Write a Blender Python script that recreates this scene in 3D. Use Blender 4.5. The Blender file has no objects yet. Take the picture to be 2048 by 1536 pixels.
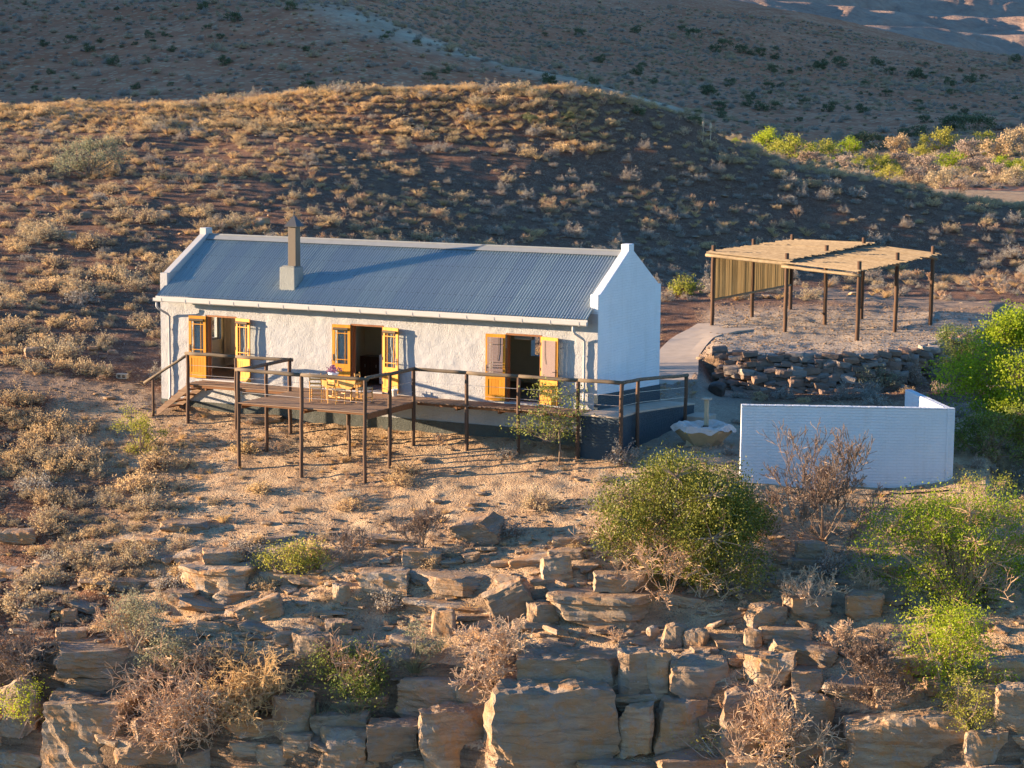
import bpy, bmesh, math, random
import numpy as np
from mathutils import Vector, Matrix

random.seed(7); rng = np.random.default_rng(7)
SC = bpy.context.scene
COL = SC.collection
R_ = math.radians

# ------------------------------------------------------------------ camera, sky, sun, exposure
F = 4141.0
CAM = np.array([25.595, -58.578, 9.023]); YAW, PIT, ROLL = .4535, .1289, .0097
_f = np.array([-math.sin(YAW)*math.cos(PIT), math.cos(YAW)*math.cos(PIT), -math.sin(PIT)])
_r = np.array([math.cos(YAW), math.sin(YAW), 0.]); _u = np.cross(_r, _f)
CR = _r*math.cos(ROLL)+_u*math.sin(ROLL); CU = -_r*math.sin(ROLL)+_u*math.cos(ROLL)
RH = np.array([math.cos(YAW), math.sin(YAW)]); FH = np.array([-math.sin(YAW), math.cos(YAW)])
cam = bpy.data.cameras.new('camera'); cam.sensor_width = 36; cam.lens = F/2048*36
cam.clip_start = .5; cam.clip_end = 12000
camo = bpy.data.objects.new('camera', cam); COL.objects.link(camo)
camo.matrix_world = Matrix(((CR[0], CU[0], -_f[0], CAM[0]), (CR[1], CU[1], -_f[1], CAM[1]), (CR[2], CU[2], -_f[2], CAM[2]), (0, 0, 0, 1)))
SC.camera = camo

SUN_AZ, SUN_EL = 20.5, 8.4          # light travels SUN_AZ degrees from +x towards +y
world = bpy.data.worlds.new('World'); SC.world = world; world.use_nodes = True
wn = world.node_tree
sky = wn.nodes.new('ShaderNodeTexSky'); sky.sky_type = 'NISHITA'; sky.sun_disc = False
sky.sun_elevation = R_(SUN_EL); sky.sun_rotation = R_(249.5)
sky.air_density = 1.0; sky.dust_density = 0.; sky.ozone_density = 4.6
wn.links.new(sky.outputs[0], wn.nodes['Background'].inputs[0]); wn.nodes['Background'].inputs[1].default_value = .104
sl = bpy.data.lights.new('sun', 'SUN'); sl.energy = 5.0; sl.angle = R_(.5); sl.color = (1.0, .715, .45)
so = bpy.data.objects.new('sun', sl); COL.objects.link(so)
_t = Vector((math.cos(R_(SUN_AZ))*math.cos(R_(SUN_EL)), math.sin(R_(SUN_AZ))*math.cos(R_(SUN_EL)), -math.sin(R_(SUN_EL))))
so.rotation_euler = _t.to_track_quat('-Z', 'Y').to_euler()
so.location = (-40, -20, 30)
SC.view_settings.view_transform = 'Standard'; SC.view_settings.look = 'None'
SC.view_settings.exposure = 2.08; SC.view_settings.gamma = 1.0; SC.view_settings.use_curve_mapping = False

def ray(px, py): return _f+CR*(px-1024)/F-CU*(py-768)/F
def to_ab(x, y): dx, dy = x-CAM[0], y-CAM[1]; return dx*RH[0]+dy*RH[1], dx*FH[0]+dy*FH[1]
def to_xy(a, b): return CAM[0]+a*RH[0]+b*FH[0], CAM[1]+a*RH[1]+b*FH[1]

# ------------------------------------------------------------------ mesh helpers
class MB:
    def __init__(s): s.v = []; s.f = []; s.m = []
    def add(s, vs, fs, m=0):
        o = len(s.v); s.v += [tuple(p) for p in vs]
        for f in fs: s.f.append(tuple(i+o for i in f)); s.m.append(m)
        return s
    def box(s, c, d, m=0, rot=None):
        x, y, z = d[0]/2, d[1]/2, d[2]/2
        vs = [Vector((sx*x, sy*y, sz*z)) for sz in (-1, 1) for sy in (-1, 1) for sx in (-1, 1)]
        if rot is not None: vs = [rot @ p for p in vs]
        c = Vector(c); vs = [p+c for p in vs]
        return s.add(vs, [(0, 2, 3, 1), (4, 5, 7, 6), (0, 1, 5, 4), (2, 6, 7, 3), (0, 4, 6, 2), (1, 3, 7, 5)], m)
    def span(s, p, q, m=0):
        return s.box([(a+b)/2 for a, b in zip(p, q)], [abs(b-a) for a, b in zip(p, q)], m)
    def tube(s, pts, rad, n=8, m=0, cap=True, jit=0):
        pts = [Vector(p) for p in pts]
        rad = [rad]*len(pts) if np.isscalar(rad) else rad
        o = len(s.v); up = None
        for i, p in enumerate(pts):
            d = (pts[min(i+1, len(pts)-1)]-pts[max(i-1, 0)]).normalized()
            if up is None: up = d.orthogonal().normalized()
            up = (up-d*up.dot(d)).normalized(); w = d.cross(up)
            for k in range(n):
                t = 2*math.pi*k/n; r = rad[i]*(1+(random.uniform(-jit, jit) if jit else 0))
                s.v.append(tuple(p+up*math.cos(t)*r+w*math.sin(t)*r))
        for i in range(len(pts)-1):
            for k in range(n):
                a = o+i*n+k; b = o+i*n+(k+1) % n
                s.f.append((a, b, b+n, a+n)); s.m.append(m)
        if cap:
            s.f.append(tuple(o+k for k in reversed(range(n)))); s.m.append(m)
            e = o+(len(pts)-1)*n; s.f.append(tuple(e+k for k in range(n))); s.m.append(m)
        return s
    def prism(s, poly, lo, hi, axis=2, m=0):
        # poly: 2d points ccw in the plane perpendicular to axis
        def P(u, v, w): return {2: (u, v, w), 0: (w, u, v), 1: (u, w, v)}[axis]
        n = len(poly)
        vs = [P(u, v, lo) for u, v in poly]+[P(u, v, hi) for u, v in poly]
        fs = [tuple(reversed(range(n))), tuple(range(n, 2*n))]+[(i, (i+1) % n, n+(i+1) % n, n+i) for i in range(n)]
        return s.add(vs, fs, m)
    def lathe(s, c, prof, n=24, m=0):
        vs = []; fs = []
        for r, z in prof:
            for k in range(n):
                t = 2*math.pi*k/n; vs.append((c[0]+r*math.cos(t), c[1]+r*math.sin(t), c[2]+z))
        for i in range(len(prof)-1):
            for k in range(n):
                a = i*n+k; b = i*n+(k+1) % n; fs.append((a, b, b+n, a+n))
        return s.add(vs, fs, m)
    def build(s, name, mats, parent=None, smooth=False, bevel=0, fixn=False):
        me = bpy.data.meshes.new(name)
        off = worigin(parent)
        if len(s.v):
            vs = np.array(s.v, float)-np.array(off)
            me.from_pydata(vs.tolist(), [], s.f)
        mats = mats if isinstance(mats, (list, tuple)) else [mats]
        for q in mats: me.materials.append(q)
        if len(mats) > 1: me.polygons.foreach_set('material_index', s.m)
        if smooth: me.polygons.foreach_set('use_smooth', [True]*len(me.polygons))
        if fixn:
            bm = bmesh.new(); bm.from_mesh(me); bmesh.ops.recalc_face_normals(bm, faces=bm.faces); bm.to_mesh(me); bm.free()
        o = bpy.data.objects.new(name, me); COL.objects.link(o)
        if parent is not None: o.parent = parent
        if bevel:
            md = o.modifiers.new('bevel', 'BEVEL'); md.width = bevel; md.segments = 1; md.limit_method = 'ANGLE'
        return o
def worigin(o):
    p = Vector((0, 0, 0))
    while o is not None: p = p+o.location; o = o.parent
    return p
def tag(o, label=None, cat=None, group=None, kind=None):
    if label: o['label'] = label
    if cat: o['category'] = cat
    if group: o['group'] = group
    if kind: o['kind'] = kind
    return o
def thing(name, label, cat, loc=(0, 0, 0), group=None):
    o = bpy.data.objects.new(name, None); COL.objects.link(o); o.location = loc; o.empty_display_size = .2
    return tag(o, label, cat, group)
def inst(src_mesh, name, loc, rot, sc, parent=None):
    o = bpy.data.objects.new(name, src_mesh); COL.objects.link(o)
    o.location = loc; o.rotation_euler = rot; o.scale = sc
    if parent is not None: o.parent = parent
    return o
def npmesh(name, V, Fq, mats, smooth=True):
    me = bpy.data.meshes.new(name)
    V = np.asarray(V, np.float32); Fq = np.asarray(Fq, np.int32)
    me.vertices.add(len(V)); me.vertices.foreach_set('co', V.ravel())
    k = Fq.shape[1]
    me.loops.add(Fq.size); me.loops.foreach_set('vertex_index', Fq.ravel())
    me.polygons.add(len(Fq)); me.polygons.foreach_set('loop_start', np.arange(0, Fq.size, k, dtype=np.int32))
    me.update(calc_edges=True)
    for q in (mats if isinstance(mats, (list, tuple)) else [mats]): me.materials.append(q)
    me.polygons.foreach_set('use_smooth', np.full(len(Fq), smooth))
    return me

# ------------------------------------------------------------------ material helpers
class NT:
    def __init__(s, name):
        s.mat = bpy.data.materials.new(name); s.mat.use_nodes = True; s.t = s.mat.node_tree
        s.b = s.t.nodes['Principled BSDF']; s.b.inputs['Roughness'].default_value = .9
        s.b.inputs['Specular IOR Level'].default_value = .25
        s.out = s.t.nodes['Material Output']
    def n(s, typ, ins=None, **kw):
        nd = s.t.nodes.new('ShaderNode'+typ)
        for k, v in kw.items(): setattr(nd, k, v)
        for k, v in (ins or {}).items(): s.set(nd.inputs[k], v)
        return nd
    def set(s, sock, v):
        if isinstance(v, bpy.types.NodeSocket): s.t.links.new(v, sock)
        elif isinstance(v, (tuple, list)) and sock.type == 'RGBA' and len(v) == 3: sock.default_value = (*v, 1)
        else: sock.default_value = v
    def co(s, kind='Object', scale=None):
        o = s.n('TexCoord').outputs[kind]
        if scale is not None: o = s.n('Mapping', {'Vector': o, 'Scale': scale}).outputs[0]
        return o
    def noise(s, vec, scale, detail=4, rough=.55, dist=0): return s.n('TexNoise', {'Vector': vec, 'Scale': scale, 'Detail': detail, 'Roughness': rough, 'Distortion': dist}).outputs['Fac']
    def voro(s, vec, scale, feature='F1', out='Distance'): return s.n('TexVoronoi', {'Vector': vec, 'Scale': scale}, feature=feature).outputs[out]
    def ramp(s, fac, stops, interp='LINEAR'):
        nd = s.n('ValToRGB', {0: fac}); cr = nd.color_ramp; cr.interpolation = interp
        while len(cr.elements) < len(stops): cr.elements.new(.5)
        for e, (p, c) in zip(cr.elements, stops):
            e.position = p; e.color = (*c, 1) if not np.isscalar(c) else (c, c, c, 1)
        return nd.outputs[0]
    def mix(s, fac, a, b, mode='MIX'):
        nd = s.n('Mix', None, data_type='RGBA', blend_type=mode)
        s.set(nd.inputs[0], fac); s.set(nd.inputs[6], a); s.set(nd.inputs[7], b); return nd.outputs[2]
    def math(s, op, a, b=0., c=None):
        nd = s.n('Math', {0: a, 1: b}, operation=op)
        if c is not None: s.set(nd.inputs[2], c)
        return nd.outputs[0]
    def bump(s, h, strength=.5, dist=.02, normal=None):
        ins = {'Height': h, 'Strength': strength, 'Distance': dist}
        if normal is not None: ins['Normal'] = normal
        return s.n('Bump', ins).outputs[0]
    def fin(s, col=None, rough=None, normal=None, **kw):
        if col is not None: s.set(s.b.inputs['Base Color'], col)
        if rough is not None: s.set(s.b.inputs['Roughness'], rough)
        if normal is not None: s.set(s.b.inputs['Normal'], normal)
        for k, v in kw.items(): s.set(s.b.inputs[k.replace('_', ' ')], v)
        return s.mat
def simple(name, c, rough=.8, var=.15, scale=6, bump=.2, bscale=30, bd=.01, **kw):
    s = NT(name); v = s.co()
    f = s.noise(v, scale, 5)
    col = s.ramp(f, [(.25, tuple(x*(1-var) for x in c)), (.75, tuple(min(1, x*(1+var)) for x in c))])
    nrm = s.bump(s.noise(v, bscale, 4), bump, bd) if bump else None
    return s.fin(col, rough, nrm, **kw)
def leafmat(name, stops, trans=.35, rough=.6):
    s = NT(name)
    rnd = s.n('ObjectInfo').outputs['Random']
    isl = s.n('NewGeometry').outputs['Random Per Island']
    f = s.math('ADD', s.math('MULTIPLY', rnd, .55), s.math('MULTIPLY', isl, .45))
    col = s.ramp(f, stops)
    s.fin(col, rough)
    tr = s.n('BsdfTranslucent', {'Color': col})
    mx = s.n('MixShader', {0: trans, 1: s.b.outputs[0], 2: tr.outputs[0]})
    s.t.links.new(mx.outputs[0], s.out.inputs[0]); return s.mat

M = {}
def mat_wood(name, c1, c2, rough=.7, axis=0, sc=14, bump=.25):
    s = NT(name); scl = [sc, sc, sc]; scl[axis] = sc*.06
    v = s.co('Object', tuple(scl))
    rnd = s.n('ObjectInfo').outputs['Random']
    v = s.n('VectorMath', {0: v, 1: s.n('CombineXYZ', {0: s.math('MULTIPLY', rnd, 37.), 1: s.math('MULTIPLY', rnd, 53.), 2: s.math('MULTIPLY', rnd, 11.)}).outputs[0]}, operation='ADD').outputs[0]
    f = s.noise(v, 1.0, 6, .6)
    col = s.ramp(f, [(.3, c1), (.7, c2)])
    col = s.mix(s.math('MULTIPLY', rnd, .35), col, tuple(x*.6 for x in c1))
    return s.fin(col, rough, s.bump(f, bump, .01))
M['post'] = mat_wood('weathered_pole', (.055, .033, .022), (.165, .10, .065), .85, 2)
M['rail'] = mat_wood('weathered_rail', (.075, .060, .042), (.20, .155, .11), .85, 0)
M['deck'] = mat_wood('deck_board', (.15, .092, .058), (.33, .225, .15), .85, 0, 22)
M['deck_y'] = mat_wood('deck_board_cross', (.15, .092, .058), (.33, .225, .15), .85, 1, 22)
M['beam'] = mat_wood('treated_beam', (.14, .06, .025), (.24, .115, .05), .8, 0)
M['door'] = mat_wood('orange_varnish', (.54, .21, .016), (.74, .345, .03), .5, 2, 14, .25)
M['frame'] = mat_wood('brown_frame', (.20, .075, .028), (.30, .13, .05), .6, 2, 9, .1)
M['pine'] = mat_wood('pine_furniture', (.56, .28, .07), (.75, .44, .15), .45, 2, 10, .1)
M['pole_l'] = mat_wood('tan_carport_pole', (.05, .027, .017), (.15, .088, .052), .85, 2)
M['lath'] = mat_wood('straw_lath', (.155, .115, .07), (.29, .23, .15), .85, 0)
M['lath_z'] = mat_wood('straw_lath_upright', (.22, .15, .065), (.38, .285, .14), .85, 2)
def mat_stucco(name, c, low=None):
    s = NT(name); v = s.co()
    vm = s.n('Mapping', {'Vector': v, 'Scale': (1, 1, .8)}).outputs[0]
    h1 = s.ramp(s.noise(vm, 24, 4, .65, .6), [(.38, 0.), (.62, 1.)])
    h2 = s.noise(v, 55, 3)
    d = s.noise(v, 1.1, 5, .6)
    pit = s.ramp(s.noise(vm, 14, 3, .55), [(.30, 0.), (.38, 1.)])
    col = s.ramp(d, [(.3, tuple(x*.90 for x in c)), (.6, c)])
    drip = s.noise(s.n('Mapping', {'Vector': v, 'Scale': (2.2, 2.2, .22)}).outputs[0], 1.6, 6, .7)
    col = s.mix(s.ramp(drip, [(.52, 0.), (.75, .35)]), col, tuple(x*q for x, q in zip(c, (.72, .66, .58))))
    if low is not None:
        zz = s.n('SeparateXYZ', {0: v}).outputs[2]
        mud = s.ramp(s.math('ADD', s.math('MULTIPLY', zz, -1.6), s.math('MULTIPLY', s.noise(v, 3, 6, .7), 1.1)), [(.55, 0.), (.95, .85)])
        col = s.mix(mud, col, low)
    n = s.bump(h2, .3, .006, s.bump(s.math('ADD', h1, s.math('MULTIPLY', pit, 1.6)), s.ramp(s.noise(v, .7, 4), [(.35, .30), (.65, .8)]), .017))
    return s.fin(col, .92, n)
M['stucco'] = mat_stucco('white_stucco', (.375, .385, .40))
def mat_brickpaint(name, c, rough=.8):
    s = NT(name); v = s.co()
    # courses run along the wall: horizontal distance along either wall direction, plus height
    sp = s.n('SeparateXYZ', {0: v}); u = s.math('ADD', sp.outputs[0], sp.outputs[1])
    vec = s.n('CombineXYZ', {0: u, 1: sp.outputs[2]}).outputs[0]
    vec = s.n('VectorMath', {0: vec, 1: s.n('VectorMath', {0: s.n('TexNoise', {'Vector': v, 'Scale': 2.5}).outputs['Color'], 1: (.06, .06, 0)}, operation='MULTIPLY').outputs[0]}, operation='ADD').outputs[0]
    b = s.n('TexBrick', {'Vector': vec, 'Scale': 1.0, 'Mortar Size': .006, 'Mortar Smooth': .6, 'Brick Width': .23, 'Row Height': .086, 'Color1': (1, 1, 1, 1), 'Color2': (.8, .8, .8, 1), 'Mortar': (0, 0, 0, 1)})
    h = s.math('ADD', b.outputs['Color'], s.math('MULTIPLY', s.noise(v, 9, 6), 1.6))
    d = s.noise(v, .8, 5, .6)
    col = s.ramp(d, [(.3, tuple(x*.90 for x in c)), (.65, c)])
    drip = s.noise(s.n('Mapping', {'Vector': v, 'Scale': (2., 2., .2)}).outputs[0], 1.5, 6, .7)
    col = s.mix(s.ramp(drip, [(.5, 0.), (.78, .4)]), col, tuple(x*q for x, q in zip(c, (.74, .70, .64))))
    return s.fin(col, rough, s.bump(h, .75, .018))
M['brick_white'] = mat_brickpaint('white_painted_brick', (.64, .675, .71))
M['brick_dark'] = mat_brickpaint('slate_painted_brick', (.030, .050, .068), .55)
M['plinth'] = mat_stucco('slate_plinth', (.075, .085, .08), (.30, .19, .115))
M['trim'] = simple('white_trim', (.40, .40, .395), .5, .05, 4, .05, 20)
M['cream'] = simple('cream_plaster', (.74, .64, .46), .9, .06, 3, .1, 20)
M['stonegrey'] = mat_stucco('chimney_plaster', (.25, .265, .255))
def mat_roof():
    s = NT('painted_roof_sheet'); v = s.co()
    rnd = s.n('ObjectInfo').outputs['Random']
    st = s.noise(s.n('Mapping', {'Vector': v, 'Scale': (9, .5, .5)}).outputs[0], 1.5, 5, .65)
    c = s.ramp(st, [(.28, (.165, .215, .225)), (.72, (.31, .36, .355))])
    c = s.mix(s.math('MULTIPLY', rnd, .65), c, (.17, .215, .26))
    return s.fin(c, s.ramp(st, [(.3, .30), (.7, .44)]), s.bump(s.noise(v, 3, 3), .05, .01), Metallic=.0, Specular_IOR_Level=.6)
M['roof'] = mat_roof()
M['ridge'] = simple('ridge_metal', (.21, .225, .23), .5, .08, 5, .05)
M['darkmetal'] = simple('dark_cowl_metal', (.05, .055, .065), .45, .1, 8, .05)
M['flue'] = simple('grey_flue_paint', (.115, .095, .075), .6, .06, 8, .05)
M['steel'] = simple('cable_steel', (.45, .43, .40), .4, .05, 8, 0, Metallic=.6)
M['concrete'] = simple('concrete_paving', (.42, .345, .265), .9, .12, 2.5, .35, 45, .006)
M['brazier'] = simple('tan_masonry', (.42, .34, .22), .85, .12, 5, .3, 40, .006)
M['cover'] = simple('pale_plastic_sheet', (.50, .43, .37), .4, .12, 5, .3, 9, .02)
M['white_gloss'] = simple('white_enamel', (.74, .76, .80), .35, .03, 4, 0)
M['china'] = simple('white_ceramic', (.8, .8, .78), .3, .03, 4, 0)
M['darkwood'] = mat_wood('dark_cabinet', (.05, .022, .012), (.09, .04, .02), .5, 2)
M['floorwood'] = mat_wood('interior_floor', (.16, .085, .04), (.26, .15, .075), .5, 0)
M['linen'] = simple('bed_linen', (.74, .68, .66), .9, .05, 8, .3, 12, .02)
M['curtain'] = simple('cream_curtain', (.60, .50, .36), .9, .06, 8, .2, 8, .02)
M['blind'] = simple('mauve_blind', (.27, .20, .185), .8, .06, 30, .1)
M['blind_roll'] = simple('rolled_blind', (.10, .075, .05), .8, .3, 40, .1)
M['rug'] = simple('patterned_rug', (.28, .21, .20), .95, .6, 14, .1)
M['black'] = simple('black_plastic', (.02, .02, .022), .5, .1, 10, 0)
M['soot_and_shade'] = simple('soot_metal_and_hollow_shade', (.075, .055, .045), .6, .3, 6, .3, 18, .01)  # sooty metal, the dark boulder, and painted shade in the block hollows
M['petal'] = leafmat('pink_petals', [(0, (.34, .10, .22)), (.5, (.45, .2, .3)), (1, (.2, .08, .2))], .2)
def mat_glass():
    s = NT('door_glass')
    g = s.n('BsdfGlossy', {'Color': (.9, .9, .9, 1), 'Roughness': .03}); t = s.n('BsdfTransparent', {'Color': (.9, .93, .92, 1)})
    fr = s.n('LayerWeight', {'Blend': .08}).outputs['Fresnel']
    mx = s.n('MixShader', {0: fr, 1: t.outputs[0], 2: g.outputs[0]})
    s.t.links.new(mx.outputs[0], s.out.inputs[0]); return s.mat
M['glass'] = mat_glass()

def mat_ground():
    s = NT('karoo_soil'); v = s.n('NewGeometry').outputs['Position']
    z = s.n('SeparateColor', {0: s.n('VertexColor', None, layer_name='zone').outputs[0]})
    big = s.noise(v, .22, 5, .6); mid = s.noise(v, 1.6, 6, .65); fine = s.noise(v, 11, 5, .7)
    peb = s.n('TexVoronoi', {'Vector': v, 'Scale': 13.0, 'Randomness': 1.0}); pc = s.n('SeparateColor', {0: peb.outputs['Color']}).outputs[0]
    peb2 = s.n('TexVoronoi', {'Vector': v, 'Scale': 34.0})
    red = s.ramp(mid, [(.3, (.090, .043, .026)), (.5, (.145, .072, .043)), (.72, (.235, .135, .082))])
    yard = s.ramp(mid, [(.28, (.28, .175, .098)), (.5, (.42, .29, .17)), (.72, (.56, .435, .275))])
    grav = s.ramp(fine, [(.3, (.28, .235, .185)), (.7, (.52, .44, .34))])
    trk = s.ramp(mid, [(.3, (.19, .135, .095)), (.7, (.30, .23, .17))])
    w1 = s.math('ADD', z.outputs[0], s.math('MULTIPLY', s.math('SUBTRACT', big, .5), .9)); w1 = s.ramp(w1, [(.3, 0.), (.7, 1.)])
    c = s.mix(w1, red, yard)
    c = s.mix(z.outputs[1], c, grav); c = s.mix(z.outputs[2], c, trk)
    # stones lying in the soil: paler or greyer single cells
    stone = s.math('MULTIPLY', s.math('GREATER_THAN', pc, .80), s.math('LESS_THAN', peb.outputs['Distance'], .42))
    c = s.mix(s.math('MULTIPLY', stone, .75), c, s.ramp(s.n('SeparateColor', {0: peb.outputs['Color']}).outputs[1], [(0, (.18, .105, .07)), (.5, (.44, .30, .20)), (1, (.52, .45, .36))]))
    p2c = s.n('SeparateColor', {0: peb2.outputs['Color']}).outputs[0]
    c = s.mix(s.math('MULTIPLY', s.math('GREATER_THAN', p2c, .72), .5), c, s.ramp(p2c, [(.7, (.13, .07, .045)), (1., (.42, .32, .24))]))
    h = s.math('ADD', s.math('MULTIPLY', fine, .6), s.math('MULTIPLY', s.math('SUBTRACT', .5, peb.outputs['Distance']), s.math('ADD', .35, stone)))
    h = s.math('ADD', h, s.math('MULTIPLY', s.math('SUBTRACT', .5, peb2.outputs['Distance']), .35))
    # bare rock where the ground falls away steeply
    nz = s.n('SeparateXYZ', {0: s.n('NewGeometry').outputs['True Normal']}).outputs[2]
    stz = s.noise(s.n('Mapping', {'Vector': v, 'Scale': (.4, .4, 5.)}).outputs[0], 1.4, 6, .65, .5)
    rk = s.ramp(stz, [(.3, (.085, .055, .038)), (.5, (.20, .14, .095)), (.68, (.27, .20, .14))])
    c = s.mix(s.ramp(nz, [(.55, 1.), (.78, 0.)]), c, rk)
    h = s.math('ADD', h, s.math('MULTIPLY', s.math('MULTIPLY', stz, s.ramp(nz, [(.55, 1.), (.78, 0.)])), 2.5))
    return s.fin(c, .95, s.bump(h, .95, .075), Specular_IOR_Level=.1)
M['ground'] = mat_ground()
def mat_far():
    s = NT('far_hill_scrub'); v = s.n('NewGeometry').outputs['Position']
    big = s.noise(v, .012, 6, .6); mid = s.noise(v, .14, 6, .7)
    sp = s.n('TexVoronoi', {'Vector': v, 'Scale': .75}); spc = s.n('SeparateColor', {0: sp.outputs['Color']}).outputs[0]
    c = s.ramp(mid, [(.3, (.31, .115, .06)), (.5, (.45, .185, .098)), (.75, (.58, .30, .17))])
    c = s.mix(s.ramp(big, [(.42, 0.), (.62, .6)]), c, (.42, .14, .062))
    tuft = s.math('MULTIPLY', s.math('LESS_THAN', sp.outputs['Distance'], .42), s.math('GREATER_THAN', spc, .35))
    c = s.mix(s.math('MULTIPLY', tuft, .45), c, s.ramp(spc, [(.35, (.12, .08, .05)), (.55, (.48, .33, .19)), (1., (.66, .48, .29))]))
    zc = s.n('SeparateColor', {0: s.n('VertexColor', None, layer_name='zone').outputs[0]}).outputs[0]
    c = s.mix(zc, c, s.ramp(mid, [(.3, (.32, .24, .16)), (.7, (.54, .43, .30))]))
    return s.fin(c, .95, s.bump(s.math('SUBTRACT', mid, s.math('MULTIPLY', sp.outputs['Distance'], .5)), .8, .6), Specular_IOR_Level=.05)
M['far'] = mat_far()
def mat_mount():
    s = NT('mountain_scrub'); v = s.n('NewGeometry').outputs['Position']
    f = s.math('ADD', s.math('MULTIPLY', s.noise(v, .012, 8, .7), .6), s.math('MULTIPLY', s.noise(v, .07, 6, .7), .4))
    c = s.ramp(f, [(.3, (.22, .14, .105)), (.5, (.36, .25, .185)), (.7, (.46, .35, .26))])
    return s.fin(c, .95, s.bump(f, .9, 14.), Specular_IOR_Level=.05)
M['mount'] = mat_mount()
def mat_rock(name, warm=1.0):
    s = NT(name); v = s.co('Object'); rnd = s.n('ObjectInfo').outputs['Random']
    v = s.n('VectorMath', {0: v, 1: s.n('CombineXYZ', {0: s.math('MULTIPLY', rnd, 71.), 1: s.math('MULTIPLY', rnd, 31.), 2: s.math('MULTIPLY', rnd, 17.)}).outputs[0]}, operation='ADD').outputs[0]
    st = s.noise(s.n('Mapping', {'Vector': v, 'Scale': (.8, .8, 4.6)}).outputs[0], 1.3, 8, .68, .35)
    mid = s.noise(v, 1.4, 6, .6); fine = s.noise(v, 16, 5, .7)
    c = s.ramp(st, [(.22, (.15, .10, .066)), (.45, (.31, .225, .148)), (.62, (.44, .335, .225)), (.82, (.28, .185, .11))])
    c = s.mix(s.ramp(mid, [(.46, 0.), (.62, .8)]), c, (.43*warm, .225, .088))            # iron stain
    grey = s.math('MULTIPLY', s.ramp(s.noise(v, 2.3, 6, .7), [(.5, 0.), (.62, 1.)]), .7)
    c = s.mix(grey, c, (.29, .275, .25))                                                 # grey weathering and lichen
    c = s.mix(s.math('MULTIPLY', s.ramp(s.noise(v, 5.5, 5, .7), [(.62, 0.), (.70, 1.)]), .65), c, (.47, .44, .39))
    c = s.mix(s.math('MULTIPLY', rnd, .5), c, (.16, .115, .085))
    crack = s.n('TexVoronoi', {'Vector': s.n('VectorMath', {0: s.n('Mapping', {'Vector': v, 'Scale': (.7, .7, 2.3)}).outputs[0], 1: s.n('VectorMath', {0: s.n('TexNoise', {'Vector': v, 'Scale': 1.6, 'Detail': 4.0}).outputs['Color'], 1: (.9, .9, .9)}, operation='MULTIPLY').outputs[0]}, operation='ADD').outputs[0], 'Scale': 1.2}, feature='DISTANCE_TO_EDGE').outputs['Distance']
    ck = s.ramp(crack, [(.0, 0.), (.03, 1.)])
    h = s.math('ADD', s.math('MULTIPLY', st, 1.1), s.math('ADD', s.math('MULTIPLY', fine, .8), s.math('MULTIPLY', ck, .3)))
    return s.fin(c, .93, s.bump(h, .8, .06), Specular_IOR_Level=.15)
M['rock'] = mat_rock('sandstone')
def mat_wallstone():
    s = NT('dry_wall_stone'); v = s.co('Object'); rnd = s.n('ObjectInfo').outputs['Random']
    c = s.ramp(rnd, [(0, (.17, .125, .095)), (.3, (.27, .19, .14)), (.55, (.31, .18, .115)), (.75, (.23, .19, .165)), (1, (.42, .36, .30))])
    f = s.noise(v, 5, 6, .65); c = s.mix(s.math('MULTIPLY', f, .6), c, (.10, .085, .075))
    return s.fin(c, .92, s.bump(f, .6, .04), Specular_IOR_Level=.15)
M['wallstone'] = mat_wallstone()
M['chip'] = simple('stone_chips', (.30, .20, .135), .95, .45, 3, .4, 30, .01)
M['bark'] = simple('grey_bark', (.17, .125, .09), .95, .3, 8, .5, 25, .01)
M['twig'] = leafmat('dry_twigs', [(0, (.19, .13, .095)), (.5, (.32, .24, .18)), (1, (.42, .34, .28))], .05, .9)
M['twig_pale'] = leafmat('pale_twigs', [(0, (.40, .26, .165)), (.5, (.56, .40, .26)), (1, (.64, .51, .37))], .05, .9)
M['straw'] = leafmat('karoo_leaf', [(0, (.58, .41, .21)), (.25, (.52, .37, .20)), (.5, (.47, .37, .22)), (.75, (.42, .36, .23)), (1, (.52, .34, .18))], .3, .8)
M['straw_gold'] = leafmat('dry_grass_leaf', [(0, (.70, .51, .24)), (.5, (.62, .46, .25)), (1, (.52, .34, .17))], .4, .8)
M['greyscrub'] = leafmat('grey_scrub_leaf', [(0, (.33, .31, .26)), (.4, (.39, .365, .31)), (.7, (.30, .26, .21)), (1, (.42, .36, .28))], .25, .8)
M['leaf_dark'] = leafmat('olive_leaf', [(0, (.055, .075, .012)), (.5, (.11, .13, .018)), (1, (.22, .215, .028))], .2)
M['leaf_bright'] = leafmat('spring_leaf', [(0, (.21, .28, .014)), (.5, (.31, .39, .022)), (1, (.42, .46, .035))], .5)
M['leaf_mid'] = leafmat('sage_leaf', [(0, (.14, .18, .035)), (.5, (.21, .25, .055)), (1, (.31, .31, .085))], .4)
M['leaf_grey'] = leafmat('greygreen_leaf', [(0, (.17, .19, .12)), (.5, (.25, .26, .16)), (1, (.31, .29, .18))], .35)
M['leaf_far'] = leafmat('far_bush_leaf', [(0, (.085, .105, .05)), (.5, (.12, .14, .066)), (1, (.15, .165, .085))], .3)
M['leaf_yellow'] = leafmat('yellowgreen_leaf', [(0, (.25, .28, .035)), (.5, (.34, .34, .055)), (1, (.42, .37, .08))], .45)

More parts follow.
